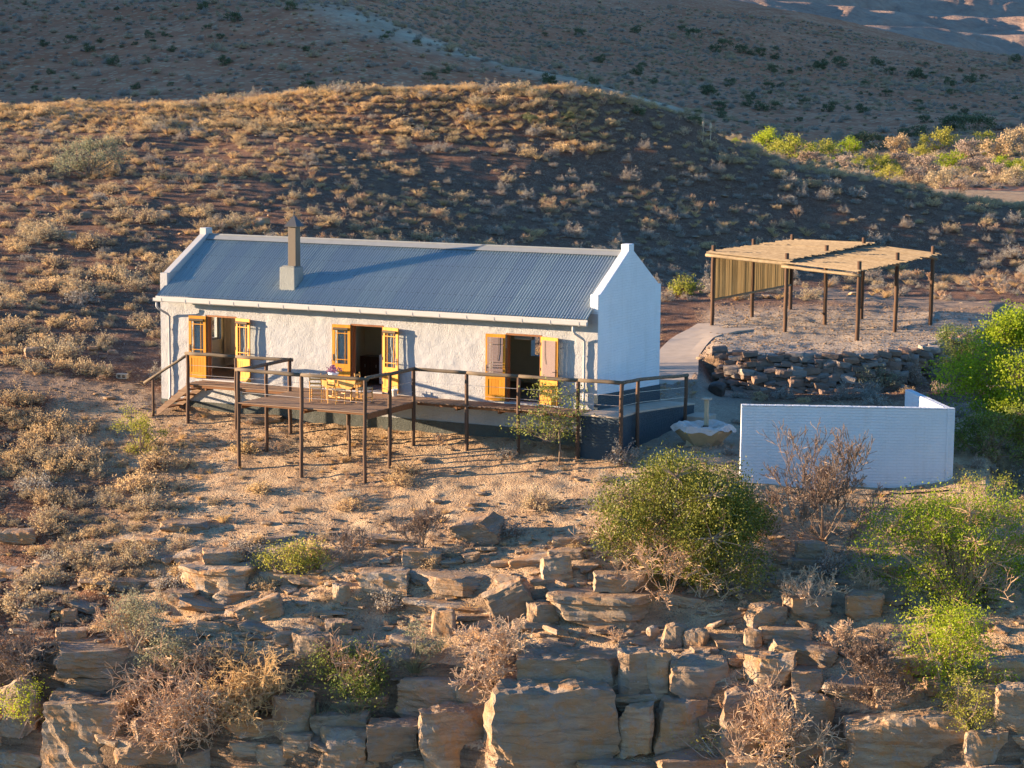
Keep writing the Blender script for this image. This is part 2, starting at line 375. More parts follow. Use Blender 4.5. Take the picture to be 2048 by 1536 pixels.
# ------------------------------------------------------------------ terrain
_perm = np.random.default_rng(3).random((256, 256))
def vnoise(x, y):
    xi = np.floor(x).astype(int); yi = np.floor(y).astype(int); fx = x-xi; fy = y-yi
    fx = fx*fx*(3-2*fx); fy = fy*fy*(3-2*fy); g = lambda i, j: _perm[i & 255, j & 255]
    return (g(xi, yi)*(1-fx)+g(xi+1, yi)*fx)*(1-fy)+(g(xi, yi+1)*(1-fx)+g(xi+1, yi+1)*fx)*fy-.5
def fbm(x, y, s, o=4, r=.5):
    t = 0; a = 1
    for k in range(o): t = t+a*vnoise(x/s+17.3*k, y/s+9.1*k); a *= r; s /= 2.03
    return t
def sst(x, a, b):
    t = np.clip((x-a)/(b-a), 0, 1); return t*t*(3-2*t)
def pchip(xk, yk, x):
    xk = np.array(xk, float); yk = np.array(yk, float); h = np.diff(xk); d = np.diff(yk)/h
    m = np.zeros_like(yk); m[0] = d[0]; m[-1] = d[-1]
    for i in range(1, len(xk)-1): m[i] = 0 if d[i-1]*d[i] <= 0 else 2*d[i-1]*d[i]/(d[i-1]+d[i])
    x = np.clip(x, xk[0], xk[-1]); i = np.clip(np.searchsorted(xk, x)-1, 0, len(xk)-2)
    t = (x-xk[i])/h[i]
    return (2*t**3-3*t**2+1)*yk[i]+(t**3-2*t**2+t)*h[i]*m[i]+(-2*t**3+3*t**2)*yk[i+1]+(t**3-t**2)*h[i]*m[i+1]
def rowz(px, row, b):   # height of a point seen on that row at that range
    d = ray(px, row); k = b/(d[0]*FH[0]+d[1]*FH[1]); return CAM[2]+d[2]*k
NB = [78, 90, 105, 120, 132, 142, 150, 165, 185, 210, 235]
NEAR = {-1500: [.1, 1.2, 2.9, 4.8, 6.2, 7.6, 8.8, 8.4, 7.5, 6.5, 6], -300: [.3, 1.6, 3.4, 5.5, 6.8, 8.2, 9.3, 8.6, 7.2, 6, 5.5],
        0: [.2, 1.5, 3.3, 5.4, 6.8, 8.1, 9.3, 8.5, 7, 5.8, 5], 300: [-.1, 1.2, 3.1, 5.2, 6.6, 7.9, 9.4, 8.6, 7, 5.5, 5],
        600: [-.3, 1.0, 2.9, 5.0, 6.6, 8.2, 10.2, 9.4, 7.5, 6, 5], 800: [-.3, .7, 2.2, 4.2, 6.0, 8.2, 10.6, 9.8, 8, 6, 5],
        1050: [-.3, .4, 1.35, 3.2, 5.2, 8.1, 10.9, 10.3, 8.5, 6.5, 5.5], 1300: [-.1, .35, .7, 2.2, 4.3, 7.3, 9.5, 8.3, 6, 5, 4],
        1500: [.3, .45, .4, 1.3, 3.5, 6.0, 6.7, 5.3, 4, 3, 3], 1750: [.3, .42, .2, .4, 2.6, 4.6, 4.2, 3.0, 2.0, 1.6, 1.4],
        2048: [-.6, -.1, .05, .1, 1.9, 3.1, 2.7, 1.8, 1.3, 1, 1], 2400: [-1, -.5, -.3, 0, 1.6, 2.4, 2.1, 1.4, 1, .8, .8],
        3200: [-1, -.5, -.3, 0, 1.6, 2.2, 2.0, 1.4, 1, .8, .8]}
FARK = {-4200: [('z', 235, 8), ('z', 300, 20), ('z', 360, 60), ('z', 450, 140), ('z', 650, 190), ('z', 1100, 240), ('z', 2500, 420), ('z', 4600, 800)],
        -2200: [('z', 235, 6), ('z', 300, 14), ('z', 350, 36), ('z', 450, 105), ('z', 650, 150), ('z', 1100, 200), ('z', 2500, 300), ('z', 4600, 700)],
        -800: [('z', 235, 5.5), ('z', 300, 9), ('z', 340, 17), ('z', 400, 43), ('z', 450, 64), ('z', 650, 100), ('z', 1100, 150), ('z', 2500, 260), ('z', 4600, 600)],
        0: [('z', 235, 5), ('z', 300, 6), ('r', 340, 213), ('r', 400, 120), ('r', 470, 30), ('r', 650, -110), ('r', 1100, -200), ('z', 2500, 220), ('z', 4600, 600)],
        640: [('z', 235, 5), ('z', 300, 4.5), ('r', 340, 208), ('r', 400, 68), ('r', 430, 0), ('r', 480, 0), ('r', 650, -40), ('r', 1100, -150), ('z', 2500, 200), ('z', 4600, 600)],
        1100: [('z', 235, 5.5), ('z', 280, 5), ('z', 340, 9.5), ('r', 400, 138), ('r', 440, 155), ('r', 600, 85), ('r', 900, -40), ('r', 1100, -70), ('z', 2500, 150), ('z', 4600, 600)],
        1500: [('z', 235, 3), ('r', 300, 300), ('r', 340, 268), ('r', 370, 243), ('r', 410, 238), ('r', 500, 195), ('r', 650, 115), ('r', 900, 18), ('z', 1100, 40), ('r', 2500, 20), ('r', 3300, -110), ('r', 4600, -300)],
        1800: [('z', 235, 1.4), ('r', 300, 335), ('r', 350, 280), ('r', 400, 255), ('r', 500, 205), ('r', 650, 145), ('r', 850, 76), ('z', 1100, 18), ('r', 2300, 66), ('r', 2900, 30), ('r', 3600, -10), ('r', 4600, -140)],
        2048: [('z', 235, 1), ('r', 300, 332), ('r', 350, 288), ('r', 420, 243), ('r', 550, 195), ('r', 700, 145), ('r', 800, 112), ('z', 1100, 10), ('r', 2300, 100), ('r', 3000, 50), ('r', 3700, 0), ('r', 4600, -120)],
        2700: [('z', 235, .8), ('r', 300, 345), ('r', 350, 300), ('r', 420, 250), ('r', 550, 205), ('r', 700, 160), ('r', 800, 130), ('z', 1100, 10), ('r', 2300, 90), ('r', 3000, 40), ('r', 3700, -20), ('r', 4600, -120)],
        4200: [('z', 235, .8), ('r', 300, 345), ('r', 350, 300), ('r', 420, 250), ('r', 550, 205), ('r', 700, 160), ('r', 800, 130), ('z', 1100, 10), ('r', 2300, 90), ('r', 3000, 40), ('r', 3700, -20), ('r', 4600, -120)]}
def coltab(tab, x, keys):
    # smooth interpolation across columns
    keys = np.array(keys, float); P = np.stack(tab, 0)        # ncol x N
    h = np.diff(keys)[:, None]; d = np.diff(P, axis=0)/h
    m = np.zeros_like(P); m[0] = d[0]; m[-1] = d[-1]
    same = d[:-1]*d[1:] > 0
    with np.errstate(divide='ignore', invalid='ignore'): m[1:-1] = np.where(same, 2*d[:-1]*d[1:]/(d[:-1]+d[1:]), 0)
    i = np.clip(np.searchsorted(keys, x)-1, 0, len(keys)-2); n = np.arange(len(x)); hh = np.diff(keys)[i]
    t = np.clip((x-keys[i])/hh, 0, 1)
    return (2*t**3-3*t**2+1)*P[i, n]+(t**3-2*t**2+t)*hh*m[i, n]+(-2*t**3+3*t**2)*P[i+1, n]+(t**3-t**2)*hh*m[i+1, n]
_farz = {k: ([q[1] for q in v], [q[2] if q[0] == 'z' else rowz(k, q[2], q[1]) for q in v]) for k, v in FARK.items()}
_bw_px = [1300, 1440, 1500, 1620, 1740, 1800, 1870, 1940, 1990, 2100]; _bw_b = [80, 76.2, 75.2, 75.0, 75.0, 75.8, 78.6, 83, 88, 94]
def bwall(px): return np.interp(px, _bw_px, _bw_b)
_ed_px = [-900, 0, 300, 700, 1024, 1400, 1850, 2048, 2900]; _ed_b = [56.2, 54.6, 53.8, 52.7, 51.8, 50.3, 48.7, 47.7, 45.6]
def bedge(px): return np.interp(px, _ed_px, _ed_b)
def HT(a, b, detail=True):
    a = np.atleast_1d(np.asarray(a, float)); b = np.atleast_1d(np.asarray(b, float))
    px = 1024+F*a/b; x, y = to_xy(a, b)
    zp = -1.2+.24*np.minimum(y, 0)-.14*np.clip(-9-y, 0, 8)+.035*np.clip(y, 0, 14)+.06*np.clip(-15-x, 0, 12)-.125*np.clip(x-3.2, 0, 7)*(1-sst(y, 2., 8.))
    keys = sorted(NEAR); zn = coltab([pchip(NB, NEAR[k], b) for k in keys], px, keys)
    w = sst(b, 68., 79.)
    w = np.where(px > 1300, np.maximum(w*0, sst(b, 69., 80.)), w)
    z = zp*(1-w)+zn*w
    # raised gravel terrace behind the dry stone wall, and the ground below it
    pw = sst(px, 1395, 1445)*(1-sst(px, 1985, 2030))
    low = -1.15+.028*np.clip(y, 0, 16)
    bw = bwall(px)
    on = sst(b, bw-.15, bw+.35)
    zt = low*(1-on)+(.42+.015*np.clip(b-88, 0, 12))*on
    reach = (1-sst(b, 93, 104))*sst(y, -.5, 2.5)
    z = z*(1-pw*reach)+zt*pw*reach
    fk = sorted(_farz); zf = coltab([pchip(*_farz[k], b) for k in fk], px, fk)
    z = np.where(b < 225, z, z+(zf-z)*sst(b, 225, 245))
    # rock shelf and cliff at the front
    ed = bedge(px)+.5*fbm(a, b*0, 2.2, 3)
    z = z-.45*(1-sst(b, ed+2.2, ed+3.0))*sst(px, 560, 760)*(1-.5*sst(px, 1350, 1500))
    e2 = ed-1.5+.7*fbm(a+31, b*0, 3.1, 3)
    z = z-1.25*(1-sst(b, ed-.5, ed))-2.8*(1-sst(b, e2-.6, e2))-.12*np.clip(e2-.6-b, 0, 30)
    if detail:
        k = np.clip(b/60, 1, 3)
        near = 1-sst(b, 150, 240)
        z = z+near*(.16*fbm(a, b, 5., 4)*k+.075*fbm(a+40, b, 1.0, 4, .6))
        z = z+(1-sst(b, 66, 80))*(.05*np.maximum(0, fbm(a+9, b+3, .45, 2)))
        rough = (1-sst(b, ed+4., ed+9.))
        z = z+rough*(.20*fbm(a+5, b+70, 1.6, 3))
        z = z+sst(b, 235, 330)*(3.2*fbm(a, b, 60, 6, .55)+sst(b, 1100, 2000)*(34*fbm(a, b, 900, 4, .5)+9*fbm(a+300, b, 110, 4, .6)))
        # stepped rock bands on the far mountain
        mm = sst(b, 2000, 2400)
        z = z+mm*9*np.sin((z+20*fbm(a, b, 900, 3))/7.)
    return z
def Z(x, y):
    a, b = to_ab(x, y); return float(HT(a, b)[0])
_D = np.concatenate([np.arange(44, 70, .06), np.arange(70, 160, .25), np.geomspace(160, 1000, 400)])
def hit(px, py):
    d = ray(px, py); P = CAM+_D[:, None]*d; a, b = to_ab(P[:, 0], P[:, 1])
    h = HT(a, b); k = int(np.argmax(P[:, 2] < h))
    if k == 0: k = len(_D)-1
    return Vector(P[k])
def upm(p): # metres per photograph pixel at a point
    return float(np.dot(np.array(p)-CAM, _f))/F

def build_ground():
    b = np.concatenate([np.arange(36, 47, .4), np.arange(47, 62, .085), np.arange(62, 80, .13), np.arange(80, 130, .33), np.arange(130, 236, .8), np.geomspace(237, 1100, 150), np.geomspace(1120, 4600, 150)])
    nb = len(b); nc = 620
    t = np.linspace(-1, 1, nc)
    def sheet(name, i0, i1, tl, tr, n, mat, zone):
        bb = b[i0:i1+1]; tt = np.linspace(tl, tr, n)
        Bg, Tg = np.meshgrid(bb, tt, indexing='ij'); A = Bg*Tg
        zz = HT(A.ravel(), Bg.ravel()); x, y = to_xy(A.ravel(), Bg.ravel())
        V = np.stack([x, y, zz], 1); r, c = len(bb), n
        idx = np.arange(r*c).reshape(r, c)
        Fq = np.stack([idx[:-1, :-1].ravel(), idx[:-1, 1:].ravel(), idx[1:, 1:].ravel(), idx[1:, :-1].ravel()], 1)
        me = npmesh(name, V, Fq, M[mat])
        px = 1024+F*A.ravel()/Bg.ravel()
        col = zone(px, Bg.ravel(), x, y); ca = me.color_attributes.new('zone', 'FLOAT_COLOR', 'POINT')
        ca.data.foreach_set('color', col.astype(np.float32).ravel())
        o = bpy.data.objects.new(name, me); COL.objects.link(o); o['kind'] = 'structure'; return o
    def znear(px, bb, x, y):
        c = np.zeros((len(px), 4)); c[:, 3] = 1
        yard = (1-sst(bb, 66, 76))*(sst(px, 150, 480)*.9+.32)*(1-.35*sst(px, 1450, 1800)); c[:, 0] = np.clip(yard, 0, 1)
        c[:, 0] = np.maximum(c[:, 0], (.2+.9*fbm((px-1024)/F*bb, bb, 4., 3))*sst(bb, 137, 145)*(1-sst(px, 1050, 1250)))
        c[:, 0] = np.maximum(c[:, 0], 1.0*sst(bb, 150, 166)*sst(px, 1380, 1600))
        c[:, 0] += .45*(1-sst(np.hypot((px-200)/140, (bb-69.5)/4.5), .6, 1.1))
        pad = sst(bb, bwall(px)-.1, bwall(px)+.5)*(1-sst(bb, 90, 97))*sst(px, 1380, 1440)*(1-sst(px, 1960, 2010)); c[:, 1] = pad
        c[:, 1] = np.maximum(c[:, 1], .6*(1-sst(np.abs(px-1400), 60, 130))*sst(bb, 60, 64)*(1-sst(bb, 74, 78)))
        row = np.interp(px, [1560, 1750, 2048, 2500], [104, 100, 97.5, 96]); wd = np.interp(px, [1560, 1750, 2048], [5, 7.5, 5])
        c[:, 2] = (1-sst(np.abs(bb-row), wd*.6, wd))*sst(px, 1530, 1640)*(1-c[:, 1])
        l2 = (1-sst(np.abs(bb-np.interp(px, [-300, 0, 250, 330], [74.5, 73.2, 71.5, 70.5])), .5, 1.3))*(1-sst(px, 330, 360))
        c[:, 2] = np.maximum(c[:, 2], l2*.8)
        return c
    def zfar(px, bb, x, y):
        c = np.zeros((len(px), 4)); c[:, 3] = 1
        a = (px-1024)/F*bb
        # pale grassy spur crest, and the valley floor
        crest = np.interp(px, [200, 640, 1100, 1300, 1500], [470, 430, 400, 385, 370]); c[:, 0] = (1-sst(np.abs(bb-crest), 6, 26))*sst(px, 500, 800)*(1-sst(px, 1300, 1500))*1.1
        c[:, 0] = np.maximum(c[:, 0], .9*(1-sst(np.abs(bb-292), 30, 55))*sst(px, 1350, 1500))
        c[:, 0] = np.clip(c[:, 0]*(.7+.9*fbm(a, bb, 9, 3)), 0, 1)
        return c
    i1 = int(np.searchsorted(b, 236)); i2 = int(np.searchsorted(b, 330)); i3 = int(np.searchsorted(b, 1100))
    h = 1024/F
    sheet('ground', 0, i1, -h*1.55, h*1.5, nc, 'ground', znear)
    sheet('valley', i1, i2, -1.2, .55, 420, 'far', zfar)
    sheet('hill', i2, i3, -1.2, .55, 420, 'far', zfar)
    sheet('mountain', i3, len(b)-1, -.9, .5, 640, 'mount', zfar)
build_ground()

# ------------------------------------------------------------------ cottage
L, D, HS, HP, TW, BW = 16.458, 5.155, 3.551, 4.994, .288, .389
RSL = .613                                    # roof slope
def zroof(y): return 3.08+RSL*(y if y < D/2 else D-y)
DOORS = [(-14.56, -13.34), (-8.86, -7.63), (-3.18, -1.93)]; DH = 2.19
house = thing('cottage', 'long whitewashed cottage with blue corrugated roof and orange double doors', 'cottage', (-L/2, 0, -1.2))
def skin(name, x0, x1, z0, z1, holes, mat, y=0., res=.05, amp=.015, seed=0):
    nx = int((x1-x0)/res)+1; nz = int((z1-z0)/res)+1
    X, Zz = np.meshgrid(np.linspace(x0, x1, nx), np.linspace(z0, z1, nz), indexing='ij')
    Y = y-amp*.9+amp*fbm(X+seed, Zz*1.0, .32, 3, .6)*1.3+amp*.9*fbm(X+seed+50, Zz, 1.4, 2)
    keepx = (X[:-1, :-1]+X[1:, 1:])/2; keepz = (Zz[:-1, :-1]+Zz[1:, 1:])/2
    keep = np.ones_like(keepx, bool)
    for (a, b, c, d) in holes: keep &= ~((keepx > a) & (keepx < b) & (keepz > c) & (keepz < d))
    off = worigin(house); V = np.stack([X.ravel()-off.x, Y.ravel()-off.y, Zz.ravel()-off.z], 1)
    idx = np.arange(nx*nz).reshape(nx, nz)
    Q = np.stack([idx[:-1, :-1], idx[1:, :-1], idx[1:, 1:], idx[:-1, 1:]], -1)[keep]
    me = npmesh(name, V, Q, mat, True)
    o = bpy.data.objects.new(name, me); COL.objects.link(o); o.parent = house; return o
skin('front_wall', -L+.02, -.005, -.84, 2.95, [(a, b, -.04, DH) for a, b in DOORS], M['stucco'])
# wall core behind the plaster, with door openings
m = MB(); xs = [-L+.02]+[q for d in DOORS for q in d]+[-.02]
for i in range(0, len(xs), 2): m.span((xs[i], .012, -1.9), (xs[i+1], .31, 3.0))
for a, b in DOORS:
    m.span((a, .012, DH), (b, .31, 3.0)); m.span((a, .012, -1.9), (b, .31, -.04))
m.build('wall_core', M['stucco'], house)
skin('plinth', -L+.01, -.01, -1.95, -.80, [], M['plinth'], y=-.03, amp=.016, seed=31)
m = MB(); bx = [-L+.3, -15.3, -13.6, -10., -8.6, -4.6, -3.4, -.3]
for i in range(0, 8, 2): m.span((bx[i], D-.3, -1.9), (bx[i+1], D, 3.0))
for i in (1, 3, 5): m.span((bx[i], D-.3, -1.9), (bx[i+1], D, .9)); m.span((bx[i], D-.3, 2.1), (bx[i+1], D, 3.0))
m.build('back_wall', M['stucco'], house)
# gables with shouldered parapets
def gable(x0, x1, name, win=None, mat=None):
    y0, y1 = 0., D; c = D/2; zs = zroof(.17)+.30
    prof = [(y0, -1.9), (y1, -1.9), (y1, HS), (y1-.17, HS), (c+BW/2, HP-.22), (c+BW/2, HP), (c-BW/2, HP), (c-BW/2, HP-.22), (.17, HS), (y0, HS)]
    m = MB()
    if win is None: m.prism(prof, x0, x1, 0)
    else:
        ya, yb, za, zb = win
        # split the profile around the window opening
        m.prism([(y0, -1.9), (ya, -1.9), (ya, HS+.2), (.17+.27, HS+.235), (.17, HS), (y0, HS)], x0, x1, 0)
        m.prism([(yb, -1.9), (y1, -1.9), (y1, HS), (y1-.17, HS), (yb, HS+1.2)], x0, x1, 0)
        m.prism([(ya, -1.9), (yb, -1.9), (yb, za), (ya, za)], x0, x1, 0)
        m.prism([(ya, zb), (yb, zb), (yb, HS+.2), (ya, HS+.2)], x0, x1, 0)
    o = m.build(name, mat or M['brick_white'], house, fixn=True, bevel=.02)
    return o
gable(-TW, 0, 'gable_wall')
# left gable has a window: build the body in pieces below the parapet line and the parapet above
WIN = (2.35, 3.25, .98, 1.92)
m = MB(); x0, x1 = -L, -L+TW; ya, yb, za, zb = WIN
m.span((x0, 0, -1.9), (x1, .7, HS)); m.span((x0, 1.7, -1.9), (x1, ya, HS)); m.span((x0, .7, -1.9), (x1, 1.7, .9)); m.span((x0, .7, 2.1), (x1, 1.7, HS)); m.span((x0, yb, -1.9), (x1, D, HS)); m.span((x0, ya, -1.9), (x1, yb, za)); m.span((x0, ya, zb), (x1, yb, HS))
m.build('gable_wall', M['stucco'], house)
m = MB(); c = D/2
m.prism([(.17, HS), (D-.17, HS), (c+BW/2, HP-.22), (c+BW/2, HP), (c-BW/2, HP), (c-BW/2, HP-.22)], x0+.001, x1-.001, 0)
m.build('gable_parapet', M['trim'], house, fixn=True, bevel=.02)
wf = MB()
for zc in (za+.03, zb-.03): wf.span((x0+.1, ya, zc-.03), (x0+.16, yb, zc+.03))
for yc in (ya+.03, (ya+yb)/2, yb-.03): wf.span((x0+.102, yc-.03, za+.06), (x0+.158, yc+.03, zb-.06))
w = wf.build('window', M['trim'], house)
m = MB(); m.span((x0+.125, ya+.06, za+.06), (x0+.131, yb-.06, zb-.06)); m.build('pane', M['glass'], w)
# plinth of the right gable, a dark band that follows the ramp
m = MB(); m.prism([(-.02, -1.6), (D+.02, -1.6), (D+.02, .18), (-.02, .42)], -.1, .025, 0); m.build('gable_plinth', M['brick_dark'], house, fixn=True)

# roof sheets: corrugated, lapped, one mesh each
def sheet_mesh(wd, n, front):
    PIT = w/7; amp = .020
    nx = int(wd/PIT*10)+1; xs = np.linspace(0, wd, nx); ny = 5
    ys = np.linspace(-.52, D/2, ny) if front else np.linspace(D/2, D+.52, ny)
    X, Y = np.meshgrid(xs, ys, indexing='ij')
    sag = .006*np.sin(Y*1.9)
    Zz = 3.08+RSL*(Y if front else D-Y)+amp*np.cos(2*np.pi*X/PIT)+.055+sag
    idx = np.arange(nx*ny).reshape(nx, ny)
    Q = np.stack([idx[:-1, :-1], idx[1:, :-1], idx[1:, 1:], idx[:-1, 1:]], -1).reshape(-1, 4)
    return npmesh('roof_sheet', np.stack([X.ravel(), Y.ravel(), Zz.ravel()], 1), Q, M['roof'])
xa, xb = -L+TW+.002, -TW-.002; ns = 23; w = (xb-xa)/ns
roof = MB(); roof.span((xa, .32, 2.62), (xb, D-.32, 2.66)); roof = roof.build('ceiling', M['cream'], house)
off = worigin(house)
for fr in (True, False):
    me = sheet_mesh(w, 1, fr)
    for i in range(ns):
        o = inst(me, 'roof_sheet', (xa+i*w-off.x, -off.y, -off.z+(.0035 if i % 2 else 0)+random.uniform(0, .002)), (0, 0, 0), (1, 1, 1), house)
# ends of the eaves that run past in front of the parapets
for xl, sgn in ((-L+.22, 1), (-TW-.004, 1)):
    wd = TW-.24+.02 if sgn and xl < -5 else .13
    X = np.linspace(0, wd, max(4, int(wd/.0762*8))); Y = np.array([-.52, -.02])
    Xg, Yg = np.meshgrid(X, Y, indexing='ij'); Zg = 3.08+RSL*Yg+.0165*np.cos(2*np.pi*Xg/.092)+.055
    idx = np.arange(Xg.size).reshape(Xg.shape); Q = np.stack([idx[:-1, :-1], idx[1:, :-1], idx[1:, 1:], idx[:-1, 1:]], -1).reshape(-1, 4)
    me = npmesh('eave_sheet', np.stack([Xg.ravel(), Yg.ravel(), Zg.ravel()], 1), Q, M['roof'])
    inst(me, 'eave_sheet', (xl-off.x, -off.y, -off.z), (0, 0, 0), (1, 1, 1), house)
m = MB()
for iy in range(5):
    yy = -.42+iy*(D/2+.30)/4.4
    for k in range(int((xb-xa)/(w/7)/2)):
        xx = xa+(k*2+.0)*w/7+.0; m.box((xx, yy, zroof(yy)+.055+.022), (.03, .03, .014))
q = m.build('roof_screws', M['darkmetal'], house); q['kind'] = 'stuff'
# ridge cap
m = MB(); zr = zroof(D/2)+.075
for s_ in (-1, 1): m.add([(xa, D/2, zr+.03), (xb, D/2, zr+.03), (xb, D/2+s_*.25, zr+.03-.25*RSL), (xa, D/2+s_*.25, zr+.03-.25*RSL)], [(0, 1, 2, 3)])
m.tube([(xa, D/2, zr+.03), (xb, D/2, zr+.03)], .03, 8); m.build('ridge_cap', M['ridge'], house)
# fascia, gutter with brackets, downpipes
m = MB(); m.span((-L+.16, -.50, 2.70), (-.15, -.47, 2.80)); m.build('fascia', M['trim'], house)
m = MB(); gx0, gx1 = -L+.14, -.13
prof = [(-.62, 2.745), (-.635, 2.745), (-.63, 2.645), (-.605, 2.615), (-.52, 2.615), (-.505, 2.645), (-.505, 2.74), (-.515, 2.74), (-.52, 2.65), (-.53, 2.63), (-.60, 2.63), (-.615, 2.65)]
m.prism(prof, gx0, gx1, 0); m.span((gx0, -.634, 2.62), (gx0+.01, -.506, 2.74)); m.span((gx1-.01, -.634, 2.62), (gx1, -.506, 2.74))
g = m.build('gutter', M['trim'], house, fixn=True)
for i in range(17):
    x = gx0+.35+i*(gx1-gx0-.6)/16
    m = MB(); m.span((x-.007, -.643, 2.63), (x+.007, -.636, 2.748)); m.span((x-.007, -.64, 2.602), (x+.007, -.50, 2.612)); m.build('gutter_bracket', M['trim'], g)
for x, s_, zb_ in ((-L+.25, 1, -.8), (-.60, 1, -.05)):
    m = MB(); m.tube([(x, -.57, 2.58), (x, -.57, 2.45), (x+.03*s_, -.5, 2.36), (x+.16*s_, -.16, 2.16), (x+.18*s_, -.09, 2.08), (x+.18*s_, -.085, zb_+.1), (x+.18*s_, -.16, zb_)], .04, 10)
    p = m.build('downpipe', M['trim'], house, smooth=True)
    for zz in (1.6, .5): m = MB(); m.tube([(x+.18*s_, -.085, zz), (x+.18*s_, -.085, zz+.05)], .047, 10); m.build('pipe_clip', M['trim'], p)
# chimney
m = MB(); m.prism([(-11.66, .06), (-11.07, .06), (-11.07, .62), (-11.66, .62)], 2.9, 3.94, 2)
m.prism([(-11.62, .10), (-11.11, .10), (-11.11, .58), (-11.62, .58)], 3.94, 3.98, 2)
ch = m.build('chimney', M['stonegrey'], house, bevel=.02)
m = MB(); m.prism([(-11.40, .18), (-11.10, .18), (-11.10, .48), (-11.40, .48)], 3.975, 5.30, 2); m.build('flue', M['flue'], ch, bevel=.008)
m = MB(); cx, cy = -11.25, .33
m.add([(cx-.24, cy-.24, 5.31), (cx+.24, cy-.24, 5.31), (cx+.24, cy+.24, 5.31), (cx-.24, cy+.24, 5.31), (cx, cy, 5.68)], [(3, 2, 1, 0), (0, 1, 4), (1, 2, 4), (2, 3, 4), (3, 0, 4)])
m.span((cx-.235, cy-.235, 5.285), (cx+.235, cy+.235, 5.309)); m.build('cowl', M['darkmetal'], ch)
m = MB(); m.tube([(cx, cy, 5.66), (cx, cy, 5.74), (cx, cy, 5.80)], [.02, .02, .005], 8); m.lathe((cx, cy, 5.75), [(0, -.035), (.03, -.015), (.03, .015), (0, .035)], 10); m.build('finial', M['darkmetal'], ch, smooth=True)

# doors
def leaf(hx, side, ang, blind, boards, idx):
    # built flat along +X from the hinge then turned; hinge on the outer wall face
    Wd = .665; t = .045; zb_ = .02; ht = DH-.06
    o = bpy.data.objects.new('door_leaf', None); COL.objects.link(o); o.parent = house
    o.location = Vector((hx, -.045, 0))-worigin(house); o.rotation_euler = (0, 0, -R_(ang) if side > 0 else R_(180+ang))
    def P(name, m, mat, par=None):
        me_o = m.build(name, mat, None); me_o.parent = par or o; return me_o
    s_ = .095
    m = MB()
    m.span((0, -t/2, zb_), (s_, t/2, zb_+ht)); m.span((Wd-s_, -t/2, zb_), (Wd, t/2, zb_+ht))
    for z0, z1 in ((0, .17), (.70, .83), (ht-.12, ht)): m.span((s_, -t/2+.001, zb_+z0), (Wd-s_, t/2-.001, zb_+z1))
    P('door_frame', m, M['door'])
    m = MB(); nbd = boards
    bw = (Wd-2*s_)/nbd
    for i in range(nbd):
        b_ = MB(); b_.span((s_+i*bw+.004, -.013, zb_+.17), (s_+(i+1)*bw-.004, .013, zb_+.70)); P('panel_board', b_, M['door'])
    m = MB()
    for z0, z1 in ((.17, .19), (.68, .70)): m.span((s_, -.021, zb_+z0), (Wd-s_, .021, zb_+z1))
    P('panel_moulding', m, M['door'])
    m = MB(); m.span((s_, -.003, zb_+.83), (Wd-s_, .003, zb_+ht-.12)); P('pane', m, M['glass'])
    m = MB(); m.span((s_, -.016, zb_+.96), (Wd-s_, .016, zb_+.985))
    m.span((s_, -.016, zb_+ht-.30), (Wd-s_, .016, zb_+ht-.275)); m.span((s_+.09, -.0155, zb_+.83), (s_+.105, .0155, zb_+ht-.12)); m.span((Wd-s_-.105, -.0155, zb_+.83), (Wd-s_-.09, .0155, zb_+ht-.12))
    P('glazing_bar', m, M['door'])
    so_ = -1 if side > 0 else 1            # the face that looks outwards when folded back
    yb_ = .05*so_
    if blind:
        m = MB(); nsl = 40
        zt = zb_+ht-.10; hgt = ht-.12-.80
        for i in range(nsl):
            z0 = zt-hgt*(i+1)/nsl; gap = .004 if not (side < 0 and i in (7, 26, 29, 31, 32, 36)) else .018
            m.span((.065, yb_-.006, z0+gap), (Wd-.065, yb_+.006, zt-hgt*i/nsl-.003))
        P('blind', m, M['blind'])
        m = MB(); m.tube([(.2, yb_+.02*so_, zt), (.205, yb_+.02*so_, zt-.5), (.25, yb_+.02*so_, zt-.75)], .006, 5); P('blind_cord', m, M['black'])
    else:
        m = MB(); m.tube([(.06, yb_+.01*so_, zb_+ht-.14), (Wd-.06, yb_+.01*so_, zb_+ht-.14)], .045, 10); P('rolled_blind', m, M['blind_roll'])
    m = MB(); xh = Wd-.05
    m.span((xh-.02, so_*(t/2), zb_+.92), (xh+.02, so_*(t/2+.008), zb_+1.14)); m.tube([(xh, so_*(t/2+.05), zb_+1.05), (xh-.11, so_*(t/2+.05), zb_+1.05)], .009, 6); m.tube([(xh, so_*t/2, zb_+1.05), (xh, so_*(t/2+.05), zb_+1.05)], .009, 6)
    P('handle', m, M['darkmetal'])
    for zz in (.25, 1.05, 1.85):
        m = MB(); m.tube([(0, -t/2-.006, zb_+zz), (0, -t/2-.006, zb_+zz+.1)], .011, 6); P('hinge', m, M['darkmetal'])
for i, (a, b) in enumerate(DOORS):
    m = MB(); m.span((a, -.012, 0.), (a+.06, .20, DH)); m.span((b-.06, -.012, 0.), (b, .20, DH)); m.span((a+.06, -.0115, DH-.06), (b-.06, .2, DH))
    m.build('door_casing', M['frame'], house)
    m = MB(); m.span((a+.003, -.1, -.05), (b-.003, .30, -.001)); m.build('doorsill', M['trim'], house)
    leaf(a+.0, -1, 4 if i < 2 else 6, i == 2, 4 if i != 1 else 3, i); leaf(b, 1, 12, i == 2, 4 if i == 0 else 3, i)
